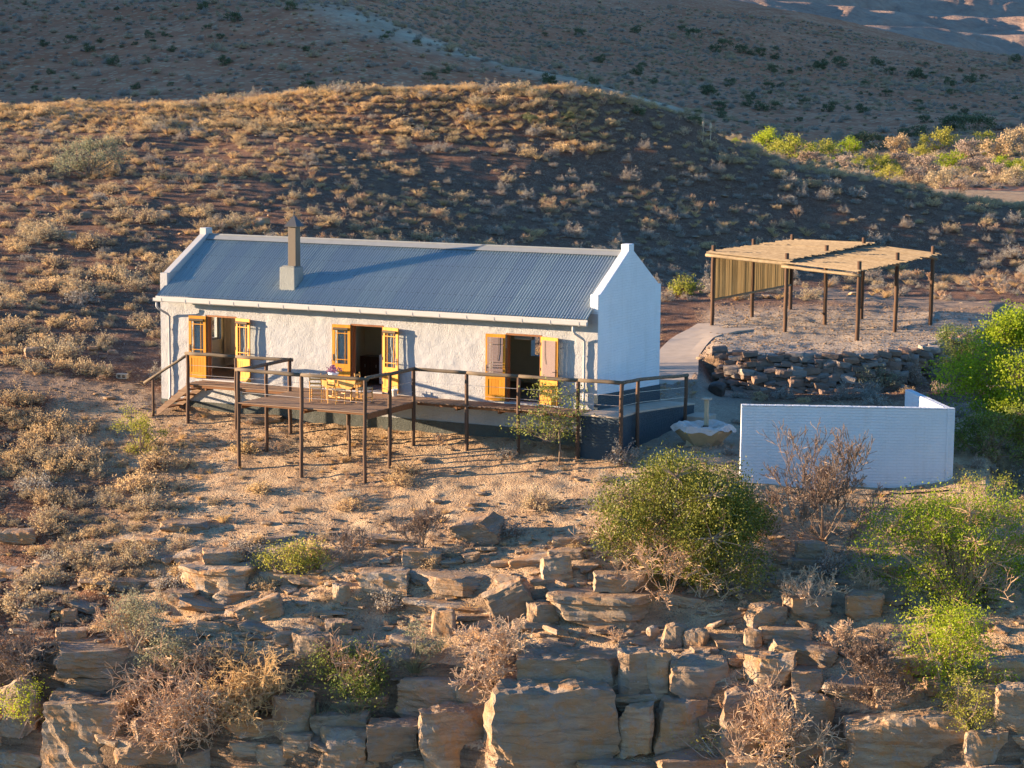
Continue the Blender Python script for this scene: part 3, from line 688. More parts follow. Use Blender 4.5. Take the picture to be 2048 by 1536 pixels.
# rooms inside
m = MB(); m.span((-L+TW, .31, -.10), (-TW, D-.3, -.02)); m.build('interior_floor', M['floorwood'], house)
m = MB()
for i in range(0, 8, 2): m.span((bx[i], D-.32, -.02), (bx[i+1], D-.305, 2.62))
for i in (1, 3, 5): m.span((bx[i], D-.32, -.02), (bx[i+1], D-.305, .9)); m.span((bx[i], D-.32, 2.1), (bx[i+1], D-.305, 2.62))
for y0_, y1_, z0_, z1_ in ((.32, .7, -.02, 2.62), (1.7, 2.35, -.02, 2.62), (.7, 1.7, -.02, .9), (.7, 1.7, 2.1, 2.62), (3.25, 4.8, -.02, 2.62), (2.35, 3.25, -.02, .98), (2.35, 3.25, 1.92, 2.62)): m.span((-L+TW+.002, y0_, z0_), (-L+TW+.012, y1_, z1_))
m.build('interior_lining', M['cream'], house)
for x in (-11.2, -5.6): m = MB(); m.span((x-.06, .315, -.02), (x+.06, D-.33, 2.615)); m.build('partition_wall', M['cream'], house)
m = MB(); m.span((-2.52, 1.5, -.02), (-2.40, D-.33, 2.615)); m.build('partition_wall', simple('grey_interior', (.12, .125, .13), .9, .05), house)

# things standing inside, seen through the open doors
def bed():
    b = thing('bed', 'bed with rounded white headboard inside the first doorway', 'bed', (-14.0, 2.6, -.02))
    m = MB(); m.span((-14.55, 2.1, .16), (-12.9, 4.2, .38)); m.build('base', M['darkwood'], b, bevel=.02)
    m = MB(); m.span((-14.58, 2.08, .38), (-12.88, 4.2, .62)); m.build('mattress', M['linen'], b, bevel=.05)
    m = MB(); pr = [(-14.5+1.6*k/16, .1+.55+.42*math.sin(math.pi*k/16)) for k in range(17)]
    m.prism([(-14.5, -.02), (-12.9, -.02)]+pr[::-1], 4.2, 4.27, 1); m.build('headboard', M['linen'], b, fixn=True)
    for x in (-14.5, -12.95):
        for y in (2.15, 4.1): m = MB(); m.span((x-.03, y-.03, -.02), (x+.03, y+.03, .16)); m.build('leg', M['darkwood'], b)
bed()
def curtain(x, y, z0, z1, w, label):
    m = MB(); n = 24; vs = []
    for k in range(n+1):
        yy = y+w*k/n; d = .035*math.sin(k*1.7)
        vs += [(x+d, yy, z0), (x+d, yy, z1)]
    m.add(vs, [(2*k, 2*k+1, 2*k+3, 2*k+2) for k in range(n)])
    tag(m.build('curtain', M['curtain'], None, smooth=True), label, 'curtain')
curtain(-L+TW+.12, 3.27, .1, 2.1, .42, 'cream curtain hanging beside the small window in the first doorway')
f = thing('chest_freezer', 'white chest freezer with its lid raised inside the middle doorway', 'freezer', (-8.3, 2.0, -.02))
m = MB(); m.span((-8.72, 1.6, 0.02), (-7.75, 2.3, 1.02)); m.build('body', M['white_gloss'], f, bevel=.02)
m = MB(); m.box((-8.28, 2.42, 1.42), (.93, .07, .78), rot=Matrix.Rotation(R_(-9), 3, 'X')); m.build('lid', M['white_gloss'], f, bevel=.02)
m = MB(); m.span((-8.7, 1.62, -.02), (-7.77, 2.28, .02)); m.build('foot', M['black'], f)
c = thing('cabinet', 'dark wooden cabinet beside the freezer inside the middle doorway', 'cabinet', (-9.3, 2.4, -.02))
m = MB(); m.span((-9.75, 2.1, -.02), (-8.85, 2.6, .86)); m.build('carcass', M['darkwood'], c, bevel=.01)
for x in (-9.72, -9.29): m = MB(); m.span((x, 2.075, .06), (x+.41, 2.098, .8)); q = m.build('cabinet_door', M['darkwood'], c, bevel=.006); m = MB(); m.tube([(x+.2, 2.05, .5), (x+.2, 2.05, .6)], .01, 6); m.build('handle', M['steel'], q)
r = MB(); r.span((-8.85, .6, -.018), (-7.5, 1.5, -.006)); tag(r.build('rug', M['rug'], None), 'pale patterned rug on the floor just inside the middle doorway', 'rug')
w = thing('window_standin', 'small white framed window with painted daylight high inside the third doorway', 'cupboard', (-3.5, 1.6, 1.9))  # closed box standing in for a window with daylight behind it
m = MB(); m.span((-3.62, 1.5, 1.83), (-3.0, 1.72, 2.3)); m.build('box', M['white_gloss'], w)
m = MB(); m.span((-3.58, 1.485, 1.87), (-3.04, 1.498, 2.26)); m.build('painted_daylight', simple('painted_window_daylight', (.45, .6, .75), .3, .03), w)  # pale blue colour paints the daylight in the window
curtain(-2.36, 1.5, 0., 2.3, .9, 'cream curtain inside the third doorway on its right')

# ------------------------------------------------------------------ timber deck
DZ = -.045
deck = thing('timber_deck', 'weathered timber deck with pole railing along the cottage front', 'deck', (-8, -2, -1.9))
def plank(x0, x1, y0, y1, z1, mat, th=.03, parent=None):
    m = MB(); m.span((x0, y0, z1-th), (x1, y1, z1)); return m.build('deck_board', mat, parent or deck)
bwid = .099
y = -4.14
while y < -1.12:                                     # square deck, boards along the house
    plank(-10.55+random.uniform(-.03, .03), -5.84+random.uniform(-.03, .02), y, y+bwid-.014, DZ+random.uniform(-.004, .003), M['deck']); y += bwid
y = -1.12
while y < -.12:                                      # left and middle walkway, boards along the house
    plank(-14.62+random.uniform(-.1, .05), -5.86+random.uniform(-.02, .02), y, min(y+bwid-.014, -.11), DZ+random.uniform(-.004, .003), M['deck']); y += bwid
x = -5.83
while x < -.16:                                      # right walkway, boards across with ragged ends
    plank(x, x+bwid-.014, -1.10-random.uniform(0, .09), -.11, DZ+random.uniform(-.005, .003), M['deck_y']); x += bwid
def beam(x0, x1, y0, y1, z0, z1, mat='beam'):
    m = MB(); m.span((x0, y0, z0), (x1, y1, z1)); m.build('joist', M[mat], deck)
bz = DZ-.034
beam(-10.5, -5.9, -4.10, -4.05, bz-.05, bz); beam(-5.91, -5.86, -4.13, -1.1, bz-.17, bz); beam(-10.52, -10.47, -4.0, -1.15, bz-.17, bz)
beam(-8.25, -8.2, -4.0, -.1, bz-.17, bz)
for x in (-13.9, -12.4, -10.9, -9.3, -7.0, -4.4, -2.9, -1.3): beam(x-.03, x+.03, -1.06, -.06, bz-.17, bz-.002)
beam(-14.55, -10.55, -1.08, -1.04, bz-.09, bz-.003); beam(-5.8, -.2, -1.05, -1.0, bz-.09, bz-.003)
POSTS = {'A': (-14.52, -1.2), 'B': (-12.62, -1.15), 'C': (-10.58, -4.08), 'D': (-10.52, -2.55), 'E': (-10.60, -1.0), 'F': (-8.17, -4.22), 'G': (-5.92, -4.16), 'H': (-5.82, -2.80), 'I': (-5.86, -1.17), 'J': (-3.98, -1.14), 'K': (-2.18, -1.1), 'L': (-.17, -1.05), 'N': (1.24, -1.0), 'O': (1.27, .24), 'P': (1.55, 3.6)}
PT = {'P': .72, 'O': .93}
def pole(p, q, r, n=9, wob=.012):
    m = MB(); p = Vector(p); q = Vector(q); k = max(3, int((q-p).length/.45)); pts = []
    for i in range(k+1):
        t = i/k; j = Vector((random.uniform(-1, 1), random.uniform(-1, 1), random.uniform(-1, 1)))*wob*(0 < i < k)
        pts.append(p.lerp(q, t)+j)
    m.tube(pts, [r*random.uniform(.93, 1.07) for _ in pts], n); return m
for k, (x, y) in POSTS.items():
    zt = PT.get(k, .96); g = Z(x, y)
    pole((x, y, g-.4), (x+random.uniform(-.015, .015), y, zt), .062 if k not in 'B' else .05).build('post', M['post'], deck, smooth=True)
pole((-5.0-3.2, -1.35, Z(-8.2, -1.35)-.3), (-8.2, -1.35, bz-.17), .05).build('post', M['post'], deck, smooth=True)
pole((-7.4, -2.6, Z(-7.4, -2.6)-.3), (-7.4, -2.6, bz-.17), .05).build('post', M['post'], deck, smooth=True)
LP = (-16.02, -1.1, .08); pole((LP[0], LP[1], Z(LP[0], LP[1])-.3), LP, .048).build('post', M['post'], deck, smooth=True)
def rail(a, b, ea=.08, eb=.08, dz=0.):
    pa = Vector((*POSTS[a], PT.get(a, .96)+.03+dz)); pb = Vector((*POSTS[b], PT.get(b, .96)+.03+dz)); d = (pb-pa).normalized()
    pole(pa-d*ea, pb+d*eb, .058, 10).build('handrail', M['rail'], deck, smooth=True)
rail('A', 'B', .08, .0); rail('B', 'E', .02, .1); rail('C', 'F', .1, 0); rail('F', 'G', 0, .1); rail('C', 'D', -.05, 0, .01); rail('D', 'E', 0, .05, .01)
rail('G', 'H', -.04, 0, .03); rail('H', 'I', 0, .05, .02); rail('I', 'J', .05, 0); rail('J', 'K', 0, 0); rail('K', 'L', 0, 0); rail('L', 'N', 0, .08); rail('N', 'O', -.02, 0); rail('O', 'P', 0, .1)
pole((-14.45, -1.18, .99), (LP[0]-.35, LP[1]-.02, LP[2]-.22), .05).build('handrail', M['rail'], deck, smooth=True)
for a, b in ('AB', 'BE', 'CF', 'FG', 'CD', 'DE', 'GH', 'HI', 'IJ', 'JK', 'KL', 'LN', 'NO', 'OP'):
    for zz in (.28, .6):
        dzp = (PT.get(a, .96)-.96, PT.get(b, .96)-.96)
        m = MB(); m.tube([(*POSTS[a], zz+dzp[0]), (*POSTS[b], zz+dzp[1])], .006, 5); m.build('cable', M['steel'], deck)
# steps at the left end
def stairs():
    x0, z0 = -14.62, DZ-.03; x1 = -15.98; z1 = Z(-15.98, -.6)
    for y in (-1.08, -.12):
        m = MB(); d = Vector((x1-x0, 0, z1-z0)); n_ = Vector((-(z1-z0), 0, x1-x0)).normalized()*.11
        m.add([Vector((x0, y-.025, z0))+n_*0, Vector((x1, y-.025, z1+.02)), Vector((x1+.12, y-.025, z1-.10)), Vector((x0, y-.025, z0-.26)), Vector((x0, y+.025, z0)), Vector((x1, y+.025, z1+.02)), Vector((x1+.12, y+.025, z1-.10)), Vector((x0, y+.025, z0-.26))],
              [(0, 1, 2, 3), (7, 6, 5, 4), (0, 4, 5, 1), (1, 5, 6, 2), (2, 6, 7, 3), (3, 7, 4, 0)]); m.build('stringer', M['deck'], deck, fixn=True)
    for i in range(1, 5):
        t = i/5; m = MB(); zc = z0+(z1-z0)*t-.02; xc = x0+(x1-x0)*t
        m.span((xc-.14, -1.05, zc-.04), (xc+.14, -.15, zc)); m.build('tread', M['beam'], deck)
stairs()

# ------------------------------------------------------------------ furniture on the deck
def chair(loc, rz, label):
    c = thing('chair', label, 'chair', (0, 0, 0), 'pine chairs round the deck table')
    def P(n, m): m.build(n, M['pine'], c)
    for sx in (-1, 1):
        m = MB(); m.tube([(sx*.20, -.19, 0), (sx*.20, -.19, .46)], .018, 7); P('leg', m)
        m = MB(); m.tube([(sx*.19, .18, 0), (sx*.185, .19, .45), (sx*.18, .25, .94)], .018, 7); P('leg', m)
        for zz in (.14, .29): m = MB(); m.tube([(sx*.2, -.19, zz), (sx*.19, .18, zz)], .011, 6); P('rung', m)
    for zz in (.17, .32): m = MB(); m.tube([(-.2, -.19, zz), (.2, -.19, zz)], .011, 6); P('rung', m)
    m = MB(); m.tube([(-.19, .185, .25), (.19, .185, .25)], .011, 6); P('rung', m)
    m = MB(); m.prism([(-.22, -.21), (.22, -.21), (.20, .20), (-.20, .20)], .44, .47); s_ = m.build('seat', M['straw_seat'], c, bevel=.01)
    for zz, yy in ((.60, .205), (.74, .225), (.86, .24)):
        m = MB(); m.box((0, yy, zz), (.36, .014, .06), rot=Matrix.Rotation(R_(-8), 3, 'X')); P('back_slat', m)
    c.location = loc; c.rotation_euler = (0, 0, R_(rz)); return c
M['straw_seat'] = simple('rush_seat', (.55, .40, .20), .9, .2, 40, .5, 60, .01)
chair((-8.52, -2.72, DZ), 200, 'leftmost pine chair at the deck table, nearest the front rail')
chair((-7.75, -2.80, DZ), 160, 'middle pine chair drawn up to the deck table')
chair((-7.12, -2.15, DZ), 95, 'pine chair on the right of the deck table, nearest the doorway')
tb = thing('drop_leaf_table', 'orange pine drop-leaf table with hanging half-round flaps on the deck', 'table', (-7.95, -2.1, DZ))
m = MB(); m.span((-8.62, -2.38, .66), (-7.28, -1.82, .69)); m.build('tabletop', M['pine'], tb, bevel=.008)
for s_, y in ((-1, -2.39), (1, -1.81)):
    for xx in (-8.28, -7.62):
        m = MB(); pr = [(xx+.32*math.cos(math.pi+math.pi*k/14), .655+.30*math.sin(math.pi+math.pi*k/14)) for k in range(15)]
        m.prism(pr, y-.011, y+.011, 1); m.build('drop_leaf', M['pine'], tb, fixn=True)
for xx in (-8.4, -7.5):
    for yy in (-2.3, -1.9): m = MB(); m.tube([(xx, yy, DZ), (xx, yy, .25), (xx, yy, .66)], [.025, .03, .032], 8); m.build('leg', M['pine'], tb)
m = MB(); m.span((-8.42, -2.13, .02), (-7.48, -2.07, .08)); m.build('stretcher', M['pine'], tb)
v = thing('flower_bowl', 'white bowl of pink flowers on the deck table', 'flower bowl', (-8.28, -2.1, .69))
m = MB(); m.lathe((-8.28, -2.1, .69), [(0, 0), (.08, 0), (.15, .06), (.18, .15), (.165, .15), (.13, .06), (0, .03)], 20); m.build('bowl', M['china'], v, smooth=True)
m = MB()
for k in range(46):
    t = random.uniform(0, 6.28); r = random.uniform(0, .28); z = .69+.15+random.uniform(.02, .26)*(1-r/.5); c = Vector((-8.28+r*math.cos(t), -2.1+r*math.sin(t), z))
    for q in range(4):
        d = Vector((random.gauss(0, 1), random.gauss(0, 1), random.gauss(0, 1))).normalized()*.03; e = d.orthogonal().normalized()*.025
        m.add([c, c+d+e, c+d*1.6, c+d-e], [(0, 1, 2, 3)])
m.build('flowers', M['petal'], v)['kind'] = 'stuff'
p = thing('plant_pot', 'small white pot on the deck at the foot of the middle door', 'pot', (-6.98, -.42, DZ))
m = MB(); m.lathe((-6.98, -.42, DZ), [(0, 0), (.075, 0), (.10, .2), (.112, .2), (.112, .24), (.09, .24), (.085, .06), (0, .05)], 18); m.build('pot', M['china'], p, smooth=True)
m = MB()
for k in range(3): m.tube([(-6.98+.03*math.cos(k*2.1), -.42+.03*math.sin(k*2.1), DZ+.05), (-6.98+.06*math.cos(k*2.1), -.42+.06*math.sin(k*2.1), DZ+.33)], .01, 5)
m.build('stems', M['china'], p)

# ------------------------------------------------------------------ concrete platform and ramp by the right gable
plat = thing('concrete_ramp', 'slate-blue painted masonry ramp with concrete top beside the right gable', 'ramp', (.6, 1.5, -1.5))
m = MB()
xl, xr = -.13, 1.16
m.add([(xl, -.95, -2.2), (xr, -.95, -2.2), (xr, 5.3, -2.2), (xl, 5.3, -2.2), (xl, -.95, -.115), (xr, -.95, -.115), (xr, .5, -.125), (xr+.04, 5.3, -.44), (xl, 5.3, -.44), (xl, .5, -.125)],
      [(3, 2, 1, 0), (0, 1, 5, 4), (1, 2, 7, 6, 5), (2, 3, 8, 7), (3, 0, 4, 9, 8), (4, 5, 6, 9), (9, 6, 7, 8)]); m.build('masonry', M['brick_dark'], plat, fixn=True)
m = MB(); m.add([(xl-.02, -.98, -.11), (xr+.02, -.98, -.11), (xr+.02, .5, -.12), (xr+.06, 5.3, -.435), (.03, 5.3, -.435), (.03, .5, -.12), (xl-.02, .02, -.11),
                 (xl-.02, -.98, -.055), (xr+.02, -.98, -.055), (xr+.02, .5, -.065), (xr+.06, 5.3, -.38), (.03, 5.3, -.38), (.03, .5, -.065), (xl-.02, .02, -.055)],
      [(7, 8, 9, 12, 13), (12, 9, 10, 11), (0, 1, 8, 7), (1, 2, 9, 8), (2, 3, 10, 9), (6, 0, 7, 13)]); m.build('slab', M['concrete'], plat, fixn=True)
st = thing('concrete_step', 'low concrete step at the end of the slate-blue ramp', 'step', (1.6, 4.8, -1))
m = MB(); m.span((1.24, 4.3, -1.6), (2.0, 5.3, -.68)); m.build('step_block', M['concrete'], st, bevel=.02)
# path from the ramp to the carport
def strip(name, pts, w, mat, lift=.03, n=40):
    P = [Vector((p[0], p[1], 0)) for p in pts]; V = []; T = np.linspace(0, len(P)-1, n)
    for t in T:
        i = min(int(t), len(P)-2); c = P[i].lerp(P[i+1], t-i); d = (P[i+1]-P[i]).normalized(); q = Vector((-d.y, d.x, 0)); ww = w[i]+(w[i+1]-w[i])*(t-i)
        for s_ in (-1, -.5, 0, .5, 1):
            p = c+q*ww*.5*s_; V.append([p.x, p.y, 0])
    V = np.array(V); a, b = to_ab(V[:, 0], V[:, 1]); V[:, 2] = HT(a, b, False)+lift
    V2 = V.copy().reshape(n, 5, 3)
    V2[:, :, 2] = V2[:, :, 2].max(1, keepdims=True)*.6+V2[:, :, 2]*.4
    sk = V2.copy(); sk[:, :, 2] -= .25
    A = V2.reshape(-1, 3); allv = np.concatenate([A, sk.reshape(-1, 3)]); idx = np.arange(n*5).reshape(n, 5); q = []
    for i in range(n-1):
        for k in range(4): q.append((idx[i, k], idx[i, k+1], idx[i+1, k+1], idx[i+1, k]))
        q.append((idx[i, 0], idx[i+1, 0], idx[i+1, 0]+n*5, idx[i, 0]+n*5)); q.append((idx[i+1, 4], idx[i, 4], idx[i, 4]+n*5, idx[i+1, 4]+n*5))
    me = npmesh(name, allv, np.array(q), mat, False); o = bpy.data.objects.new(name, me); COL.objects.link(o); o['kind'] = 'structure'; return o
_p0 = hit(1352, 806); 
def onz(px, py, z): d = ray(px, py); k = (z-CAM[2])/d[2]; q = CAM+d*k; return (float(q[0]), float(q[1]))
strip('path', [(.62, 5.32), onz(1356, 740, -.25), onz(1352, 715, 0.), onz(1385, 682, .22), onz(1425, 662, .38), onz(1470, 650, .44)], [1.25, 1.5, 1.7, 1.7, 2.2, 3.4], M['concrete'])

# ------------------------------------------------------------------ masonry fire table with pole
fx, fy = 2.95, 1.55; fg = Z(fx, fy)
ft = thing('fire_table', 'tan hexagonal masonry fire bowl draped with a pale sheet, pole in its middle', 'fire bowl', (fx, fy, fg))
def hexa(r, z, ph=.35): return [(fx+r*math.cos(ph+k*math.pi/3), fy+r*math.sin(ph+k*math.pi/3), z) for k in range(6)]
m = MB(); m.span((fx-.42, fy-.42, fg-.3), (fx+.42, fy+.42, -.72)); m.build('pedestal', M['brazier'], ft, bevel=.02)
m = MB(); o_ = hexa(.46, -1.15); i_ = hexa(.97, -.64); j_ = hexa(.99, -.56); k_ = hexa(.88, -.57); l_ = hexa(.35, -.80)
m.add(o_+i_+j_+k_+l_, [tuple(range(5, -1, -1))]+[(a*6+k, a*6+(k+1) % 6, a*6+6+(k+1) % 6, a*6+6+k) for a in range(4) for k in range(6)]+[tuple(range(24, 30))]); m.build('bowl', M['brazier'], ft)
m = MB(); nr, na = 9, 60; vs = []
for i in range(nr):
    for k in range(na):
        t = 2*math.pi*k/na; hx = math.cos(math.pi/6)/math.cos(((t-.35) % (math.pi/3))-math.pi/6)
        rr = (.18+.88*i/(nr-1))*hx; zz = -.60+.10*(i/(nr-1))-.05*math.sin(i*.8)
        if i == nr-1: zz -= .10+.05*math.sin(k*.9)+.03*random.random()
        zz += .018*math.sin(k*1.3+i)+.03*math.sin(k*.42+i*1.2)+random.uniform(-.01, .01)
        vs.append((fx+rr*math.cos(t), fy+rr*math.sin(t), zz))
m.add(vs, [(i*na+k, i*na+(k+1) % na, (i+1)*na+(k+1) % na, (i+1)*na+k) for i in range(nr-1) for k in range(na)]); m.build('sheet', M['cover'], ft)
m = MB(); m.span((fx+.04, fy-.06, -.8), (fx+.16, fy+.06, .30)); m.build('pole', M['brazier'], ft, bevel=.01)
m = MB(); m.span((fx+.02, fy-.085, -.66), (fx+.20, fy-.062, -.5)); m.build('bracket', M['soot_and_shade'], ft)
m = MB(); m.span((fx-.03, fy-.13, .302), (fx+.23, fy+.13, .36)); m.build('pole_cap', M['concrete'], ft, bevel=.01)

# ------------------------------------------------------------------ free-standing white wall
fw = thing('garden_wall', 'white painted brick garden wall with a wing running back, right of the ramp', 'wall', (8, 0, -1.6))
A_ = Vector((5.2, -1.28, 0)); B_ = Vector((10.95, 1.13, 0)); C_ = Vector((8.62, 4.95, 0)); th = .22
def wallseg(p, q, z0, z1, name, side=1):
    d = (q-p).normalized(); n_ = Vector((-d.y, d.x, 0))*th*side; m = MB()
    k = max(2, int((q-p).length/.4)); vs = []; fs = []
    base = [p, q, q+n_, p+n_]
    m.add([(v.x, v.y, z0) for v in base]+[(v.x, v.y, z1) for v in base], [(3, 2, 1, 0), (4, 5, 6, 7), (0, 1, 5, 4), (1, 2, 6, 5), (2, 3, 7, 6), (3, 0, 4, 7)])
    return m.build(name, M['brick_white'], fw, fixn=True, bevel=.012)
wallseg(A_, B_, -2.3, .60, 'front_wall'); d_ = (C_-B_).normalized()
wallseg(B_+d_*(.004), C_, -2.0, .61, 'side_wall')
dn = (B_-A_).normalized(); nn = Vector((-dn.y, dn.x, 0))
m = MB()
for i in range(25):
    p = A_+dn*(i*(B_-A_).length/25)-nn*.015; q = A_+dn*((i+.97)*(B_-A_).length/25)-nn*.015; e = nn*(th+.03)
    m = MB(); z0, z1 = .602, .632+random.uniform(0, .006)
    m.add([(*v.xy, z0) for v in (p, q, q+e, p+e)]+[(*v.xy, z1) for v in (p, q, q+e, p+e)], [(3, 2, 1, 0), (4, 5, 6, 7), (0, 1, 5, 4), (1, 2, 6, 5), (2, 3, 7, 6), (3, 0, 4, 7)]); m.build('coping_brick', M['brick_white'], fw, fixn=True)
# irrigation pipe along its foot
pts = [hit(px, py)+Vector((0, 0, .025)) for px, py in ((1560, 985), (1640, 990), (1720, 992), (1790, 990), (1850, 986), (1900, 982))]
m = MB(); m.tube(pts, .02, 7); tag(m.build('irrigation_pipe', M['black'], None, smooth=True), 'black irrigation pipe on the ground along the white garden wall', 'pipe')

# ------------------------------------------------------------------ carport
cp = thing('carport', 'rustic pole carport with lath roof and lath side screen on the gravel terrace', 'carport', (-1, 25, .42))
CPX = {'a': (1424, 650), 'b': (1504, 633), 'c': (1581, 621), 'd': (1570, 664), 'e': (1649, 649), 'f': (1723, 636), 'g': (1714, 681), 'h': (1790, 661), 'i': (1861, 648)}
CP = {k: onz(*v, .45) for k, v in CPX.items()}; ROOFZ = {'a': 3.35, 'b': 3.40, 'c': 3.45, 'd': 3.22, 'e': 3.36, 'f': 3.52, 'g': 3.12, 'h': 3.22, 'i': 3.32}
for k, (x, y) in CP.items(): pole((x, y, .0), (x, y, ROOFZ[k]+.42), .085, 10).build('post', M['pole_l'], cp, smooth=True)
def cbeam(k1, k2, dz, r, ext=.35, dx=0):
    p = Vector((*CP[k1], ROOFZ[k1]+dz)); q = Vector((*CP[k2], ROOFZ[k2]+dz)); d = (q-p).normalized(); s_ = Vector((d.y, -d.x, 0)).normalized()*dx
    pole(p-d*ext+s_, q+d*ext+s_, r, 10, .008).build('beam', M['lath'], cp, smooth=True)
cbeam('a', 'd', .0, .075, .3, .11); cbeam('d', 'g', -.12, .065, .15, .11); cbeam('b', 'e', -.02, .07, .2, .12); cbeam('e', 'h', -.05, .07, .2, .12); cbeam('c', 'f', -.03, .07, .2, .12); cbeam('f', 'i', -.05, .07, .3, .12)
cbeam('a', 'c', -1.85, .05, .05, 0); cbeam('a', 'c', -.1, .05, .05, 0)
def quadp(k1, k2, k3, k4, u, v):   # bilinear on four post tops: k1-k2 along u at v=0, k4-k3 at v=1
    P = [Vector((*CP[k], ROOFZ[k])) for k in (k1, k2, k3, k4)]
    return P[0].lerp(P[1], u).lerp(P[3].lerp(P[2], u), v)
def laths(k1, k2, k3, k4, n, dz, ext=.05):
    for i in range(n):
        v = -.04+(1.1)*i/(n-1); 
        if random.random() < .05: continue
        p = quadp(k1, k2, k3, k4, -ext+random.uniform(-.04, .03), v); q = quadp(k1, k2, k3, k4, 1+ext+random.uniform(-.03, .045), v)
        mid = (p+q)/2; h = Vector((0, 0, dz+random.uniform(-.01, .015)))
        m = MB(); m.tube([p+h, mid+h+Vector((0, 0, random.uniform(-.012, .008))), q+h], random.uniform(.020, .036), 6); m.build('roof_lath', M['lath'], cp)
laths('a', 'd', 'f', 'c', 76, .15); laths('d', 'g', 'i', 'f', 76, .06, .035)
P0 = Vector((*CP['a'], 0)); P1 = Vector((*CP['c'], 0)); Pm = Vector((*CP['b'], 0))
for i in range(84):
    t = i/83; p = P0.lerp(Pm, t*2) if t < .5 else Pm.lerp(P1, t*2-1); zt = 3.35+.1*t; off_ = Vector((-.08, 0, 0))
    m = MB(); m.tube([(p.x-.06, p.y, zt-1.85), (p.x-.06, p.y, zt+.02)], random.uniform(.026, .04), 6); m.build('screen_lath', M['lath_z'], cp)

# small concrete block left of the cottage
q = hit(245, 757); m = MB(); R45 = Matrix.Rotation(.2, 3, 'Z')
bl = thing('concrete_block', 'pale hollow concrete block lying on bare soil left of the cottage', 'block', q)
m.box((q.x, q.y, q.z+.09), (.40, .19, .19), rot=R45); m.build('block_body', M['concrete'], bl, bevel=.01)
for s_ in (-1, 1):
    m = MB(); m.box(Vector((q.x, q.y, q.z+.09))+R45 @ Vector((s_*.09, -.094, 0)), (.12, .012, .11), rot=R45); m.build('cavity_shade', M['soot_and_shade'], bl)  # dark plates on the solid face paint the shade inside its hollows

# ------------------------------------------------------------------ plants
class PB:   # fast buffer of quads, two material slots
    def __init__(s): s.V = []; s.m = []
    def quads(s, Q, m): s.V.append(np.asarray(Q, float).reshape(-1, 4, 3)); s.m.append(np.full(len(s.V[-1]), m, np.int32))
    def mesh(s, name, mats):
        V = np.concatenate(s.V); n = len(V); me = npmesh(name, V.reshape(-1, 3), np.arange(n*4).reshape(n, 4), mats, False)
        me.polygons.foreach_set('material_index', np.concatenate(s.m)); return me
def unit(n, g): v = g.normal(size=(n, 3)); return v/np.linalg.norm(v, axis=1, keepdims=True)
def leaves(pb, P, size, g, m=1, up=.25, asp=.5):
    # randomly turned pointed leaves at points P
    n = len(P); d = unit(n, g); d[:, 2] += up; d /= np.linalg.norm(d, axis=1, keepdims=True)
    e = np.cross(d, unit(n, g)); e /= np.maximum(np.linalg.norm(e, axis=1, keepdims=True), 1e-6)
    s = (size*g.uniform(.6, 1.35, n))[:, None]; w = e*s*asp*.5
    pb.quads(np.stack([P, P+d*s*.5+w, P+d*s, P+d*s*.5-w], 1), m)
def sticks(pb, A, B, ra, rb, g, m=0):
    # two crossed strips per segment, thin branches
    A = np.asarray(A, float); B = np.asarray(B, float); ra = np.broadcast_to(ra, len(A))[:, None]; rb = np.broadcast_to(rb, len(A))[:, None]
    d = B-A; d /= np.maximum(np.linalg.norm(d, axis=1, keepdims=True), 1e-6); e = np.cross(d, unit(len(A), g)); e /= np.maximum(np.linalg.norm(e, axis=1, keepdims=True), 1e-6); h = np.cross(d, e)
    for w in (e, h): pb.quads(np.stack([A-w*ra, A+w*ra, B+w*rb, B-w*rb], 1), m)
def branches(g, stems, length, levels, kids, spread, shrink=.62, up=.15, droop=0., curve=.25, seg=3, base=.02):
    """recursive wiry branching; returns segment arrays and tips"""
    A, B, ra, rb, tips = [], [], [], [], []
    cur = []
    for _ in range(stems):
        t = g.uniform(0, 6.283); el = g.uniform(.25, 1.0)
        d = np.array([math.cos(t)*math.cos(el*1.4), math.sin(t)*math.cos(el*1.4), math.sin(el*1.4)+.1])
        cur.append((np.array([g.normal()*.05, g.normal()*.05, 0.]), d/np.linalg.norm(d), length*g.uniform(.6, 1.1), base*g.uniform(.7, 1.2)))
    for lv in range(levels):
        nxt = []
        for p, d, l, r in cur:
            q = p; dd = d
            for s_ in range(seg):
                dd = dd+g.normal(size=3)*curve*.5; dd[2] += up*.25-droop*.3*(lv/levels); dd = dd/np.linalg.norm(dd)
                q2 = q+dd*l/seg; r2 = r*(1-.25/seg*2)
                A.append(q); B.append(q2); ra.append(r); rb.append(r2); q = q2; r = r2
                if s_ > 0 or lv > 0:
                    nk = kids if s_ == seg-1 else max(1, kids-1)
                    if lv < levels-1:
                        for _ in range(nk if s_ == seg-1 else (1 if g.random() < .6 else 0)):
                            k = dd+g.normal(size=3)*spread; k[2] += up; k = k/np.linalg.norm(k)
                            nxt.append((q, k, l*shrink*g.uniform(.7, 1.2), r*.68))
            if lv >= levels-2: tips.append(q)
        cur = nxt
    return np.array(A), np.array(B), np.array(ra), np.array(rb), np.array(tips)

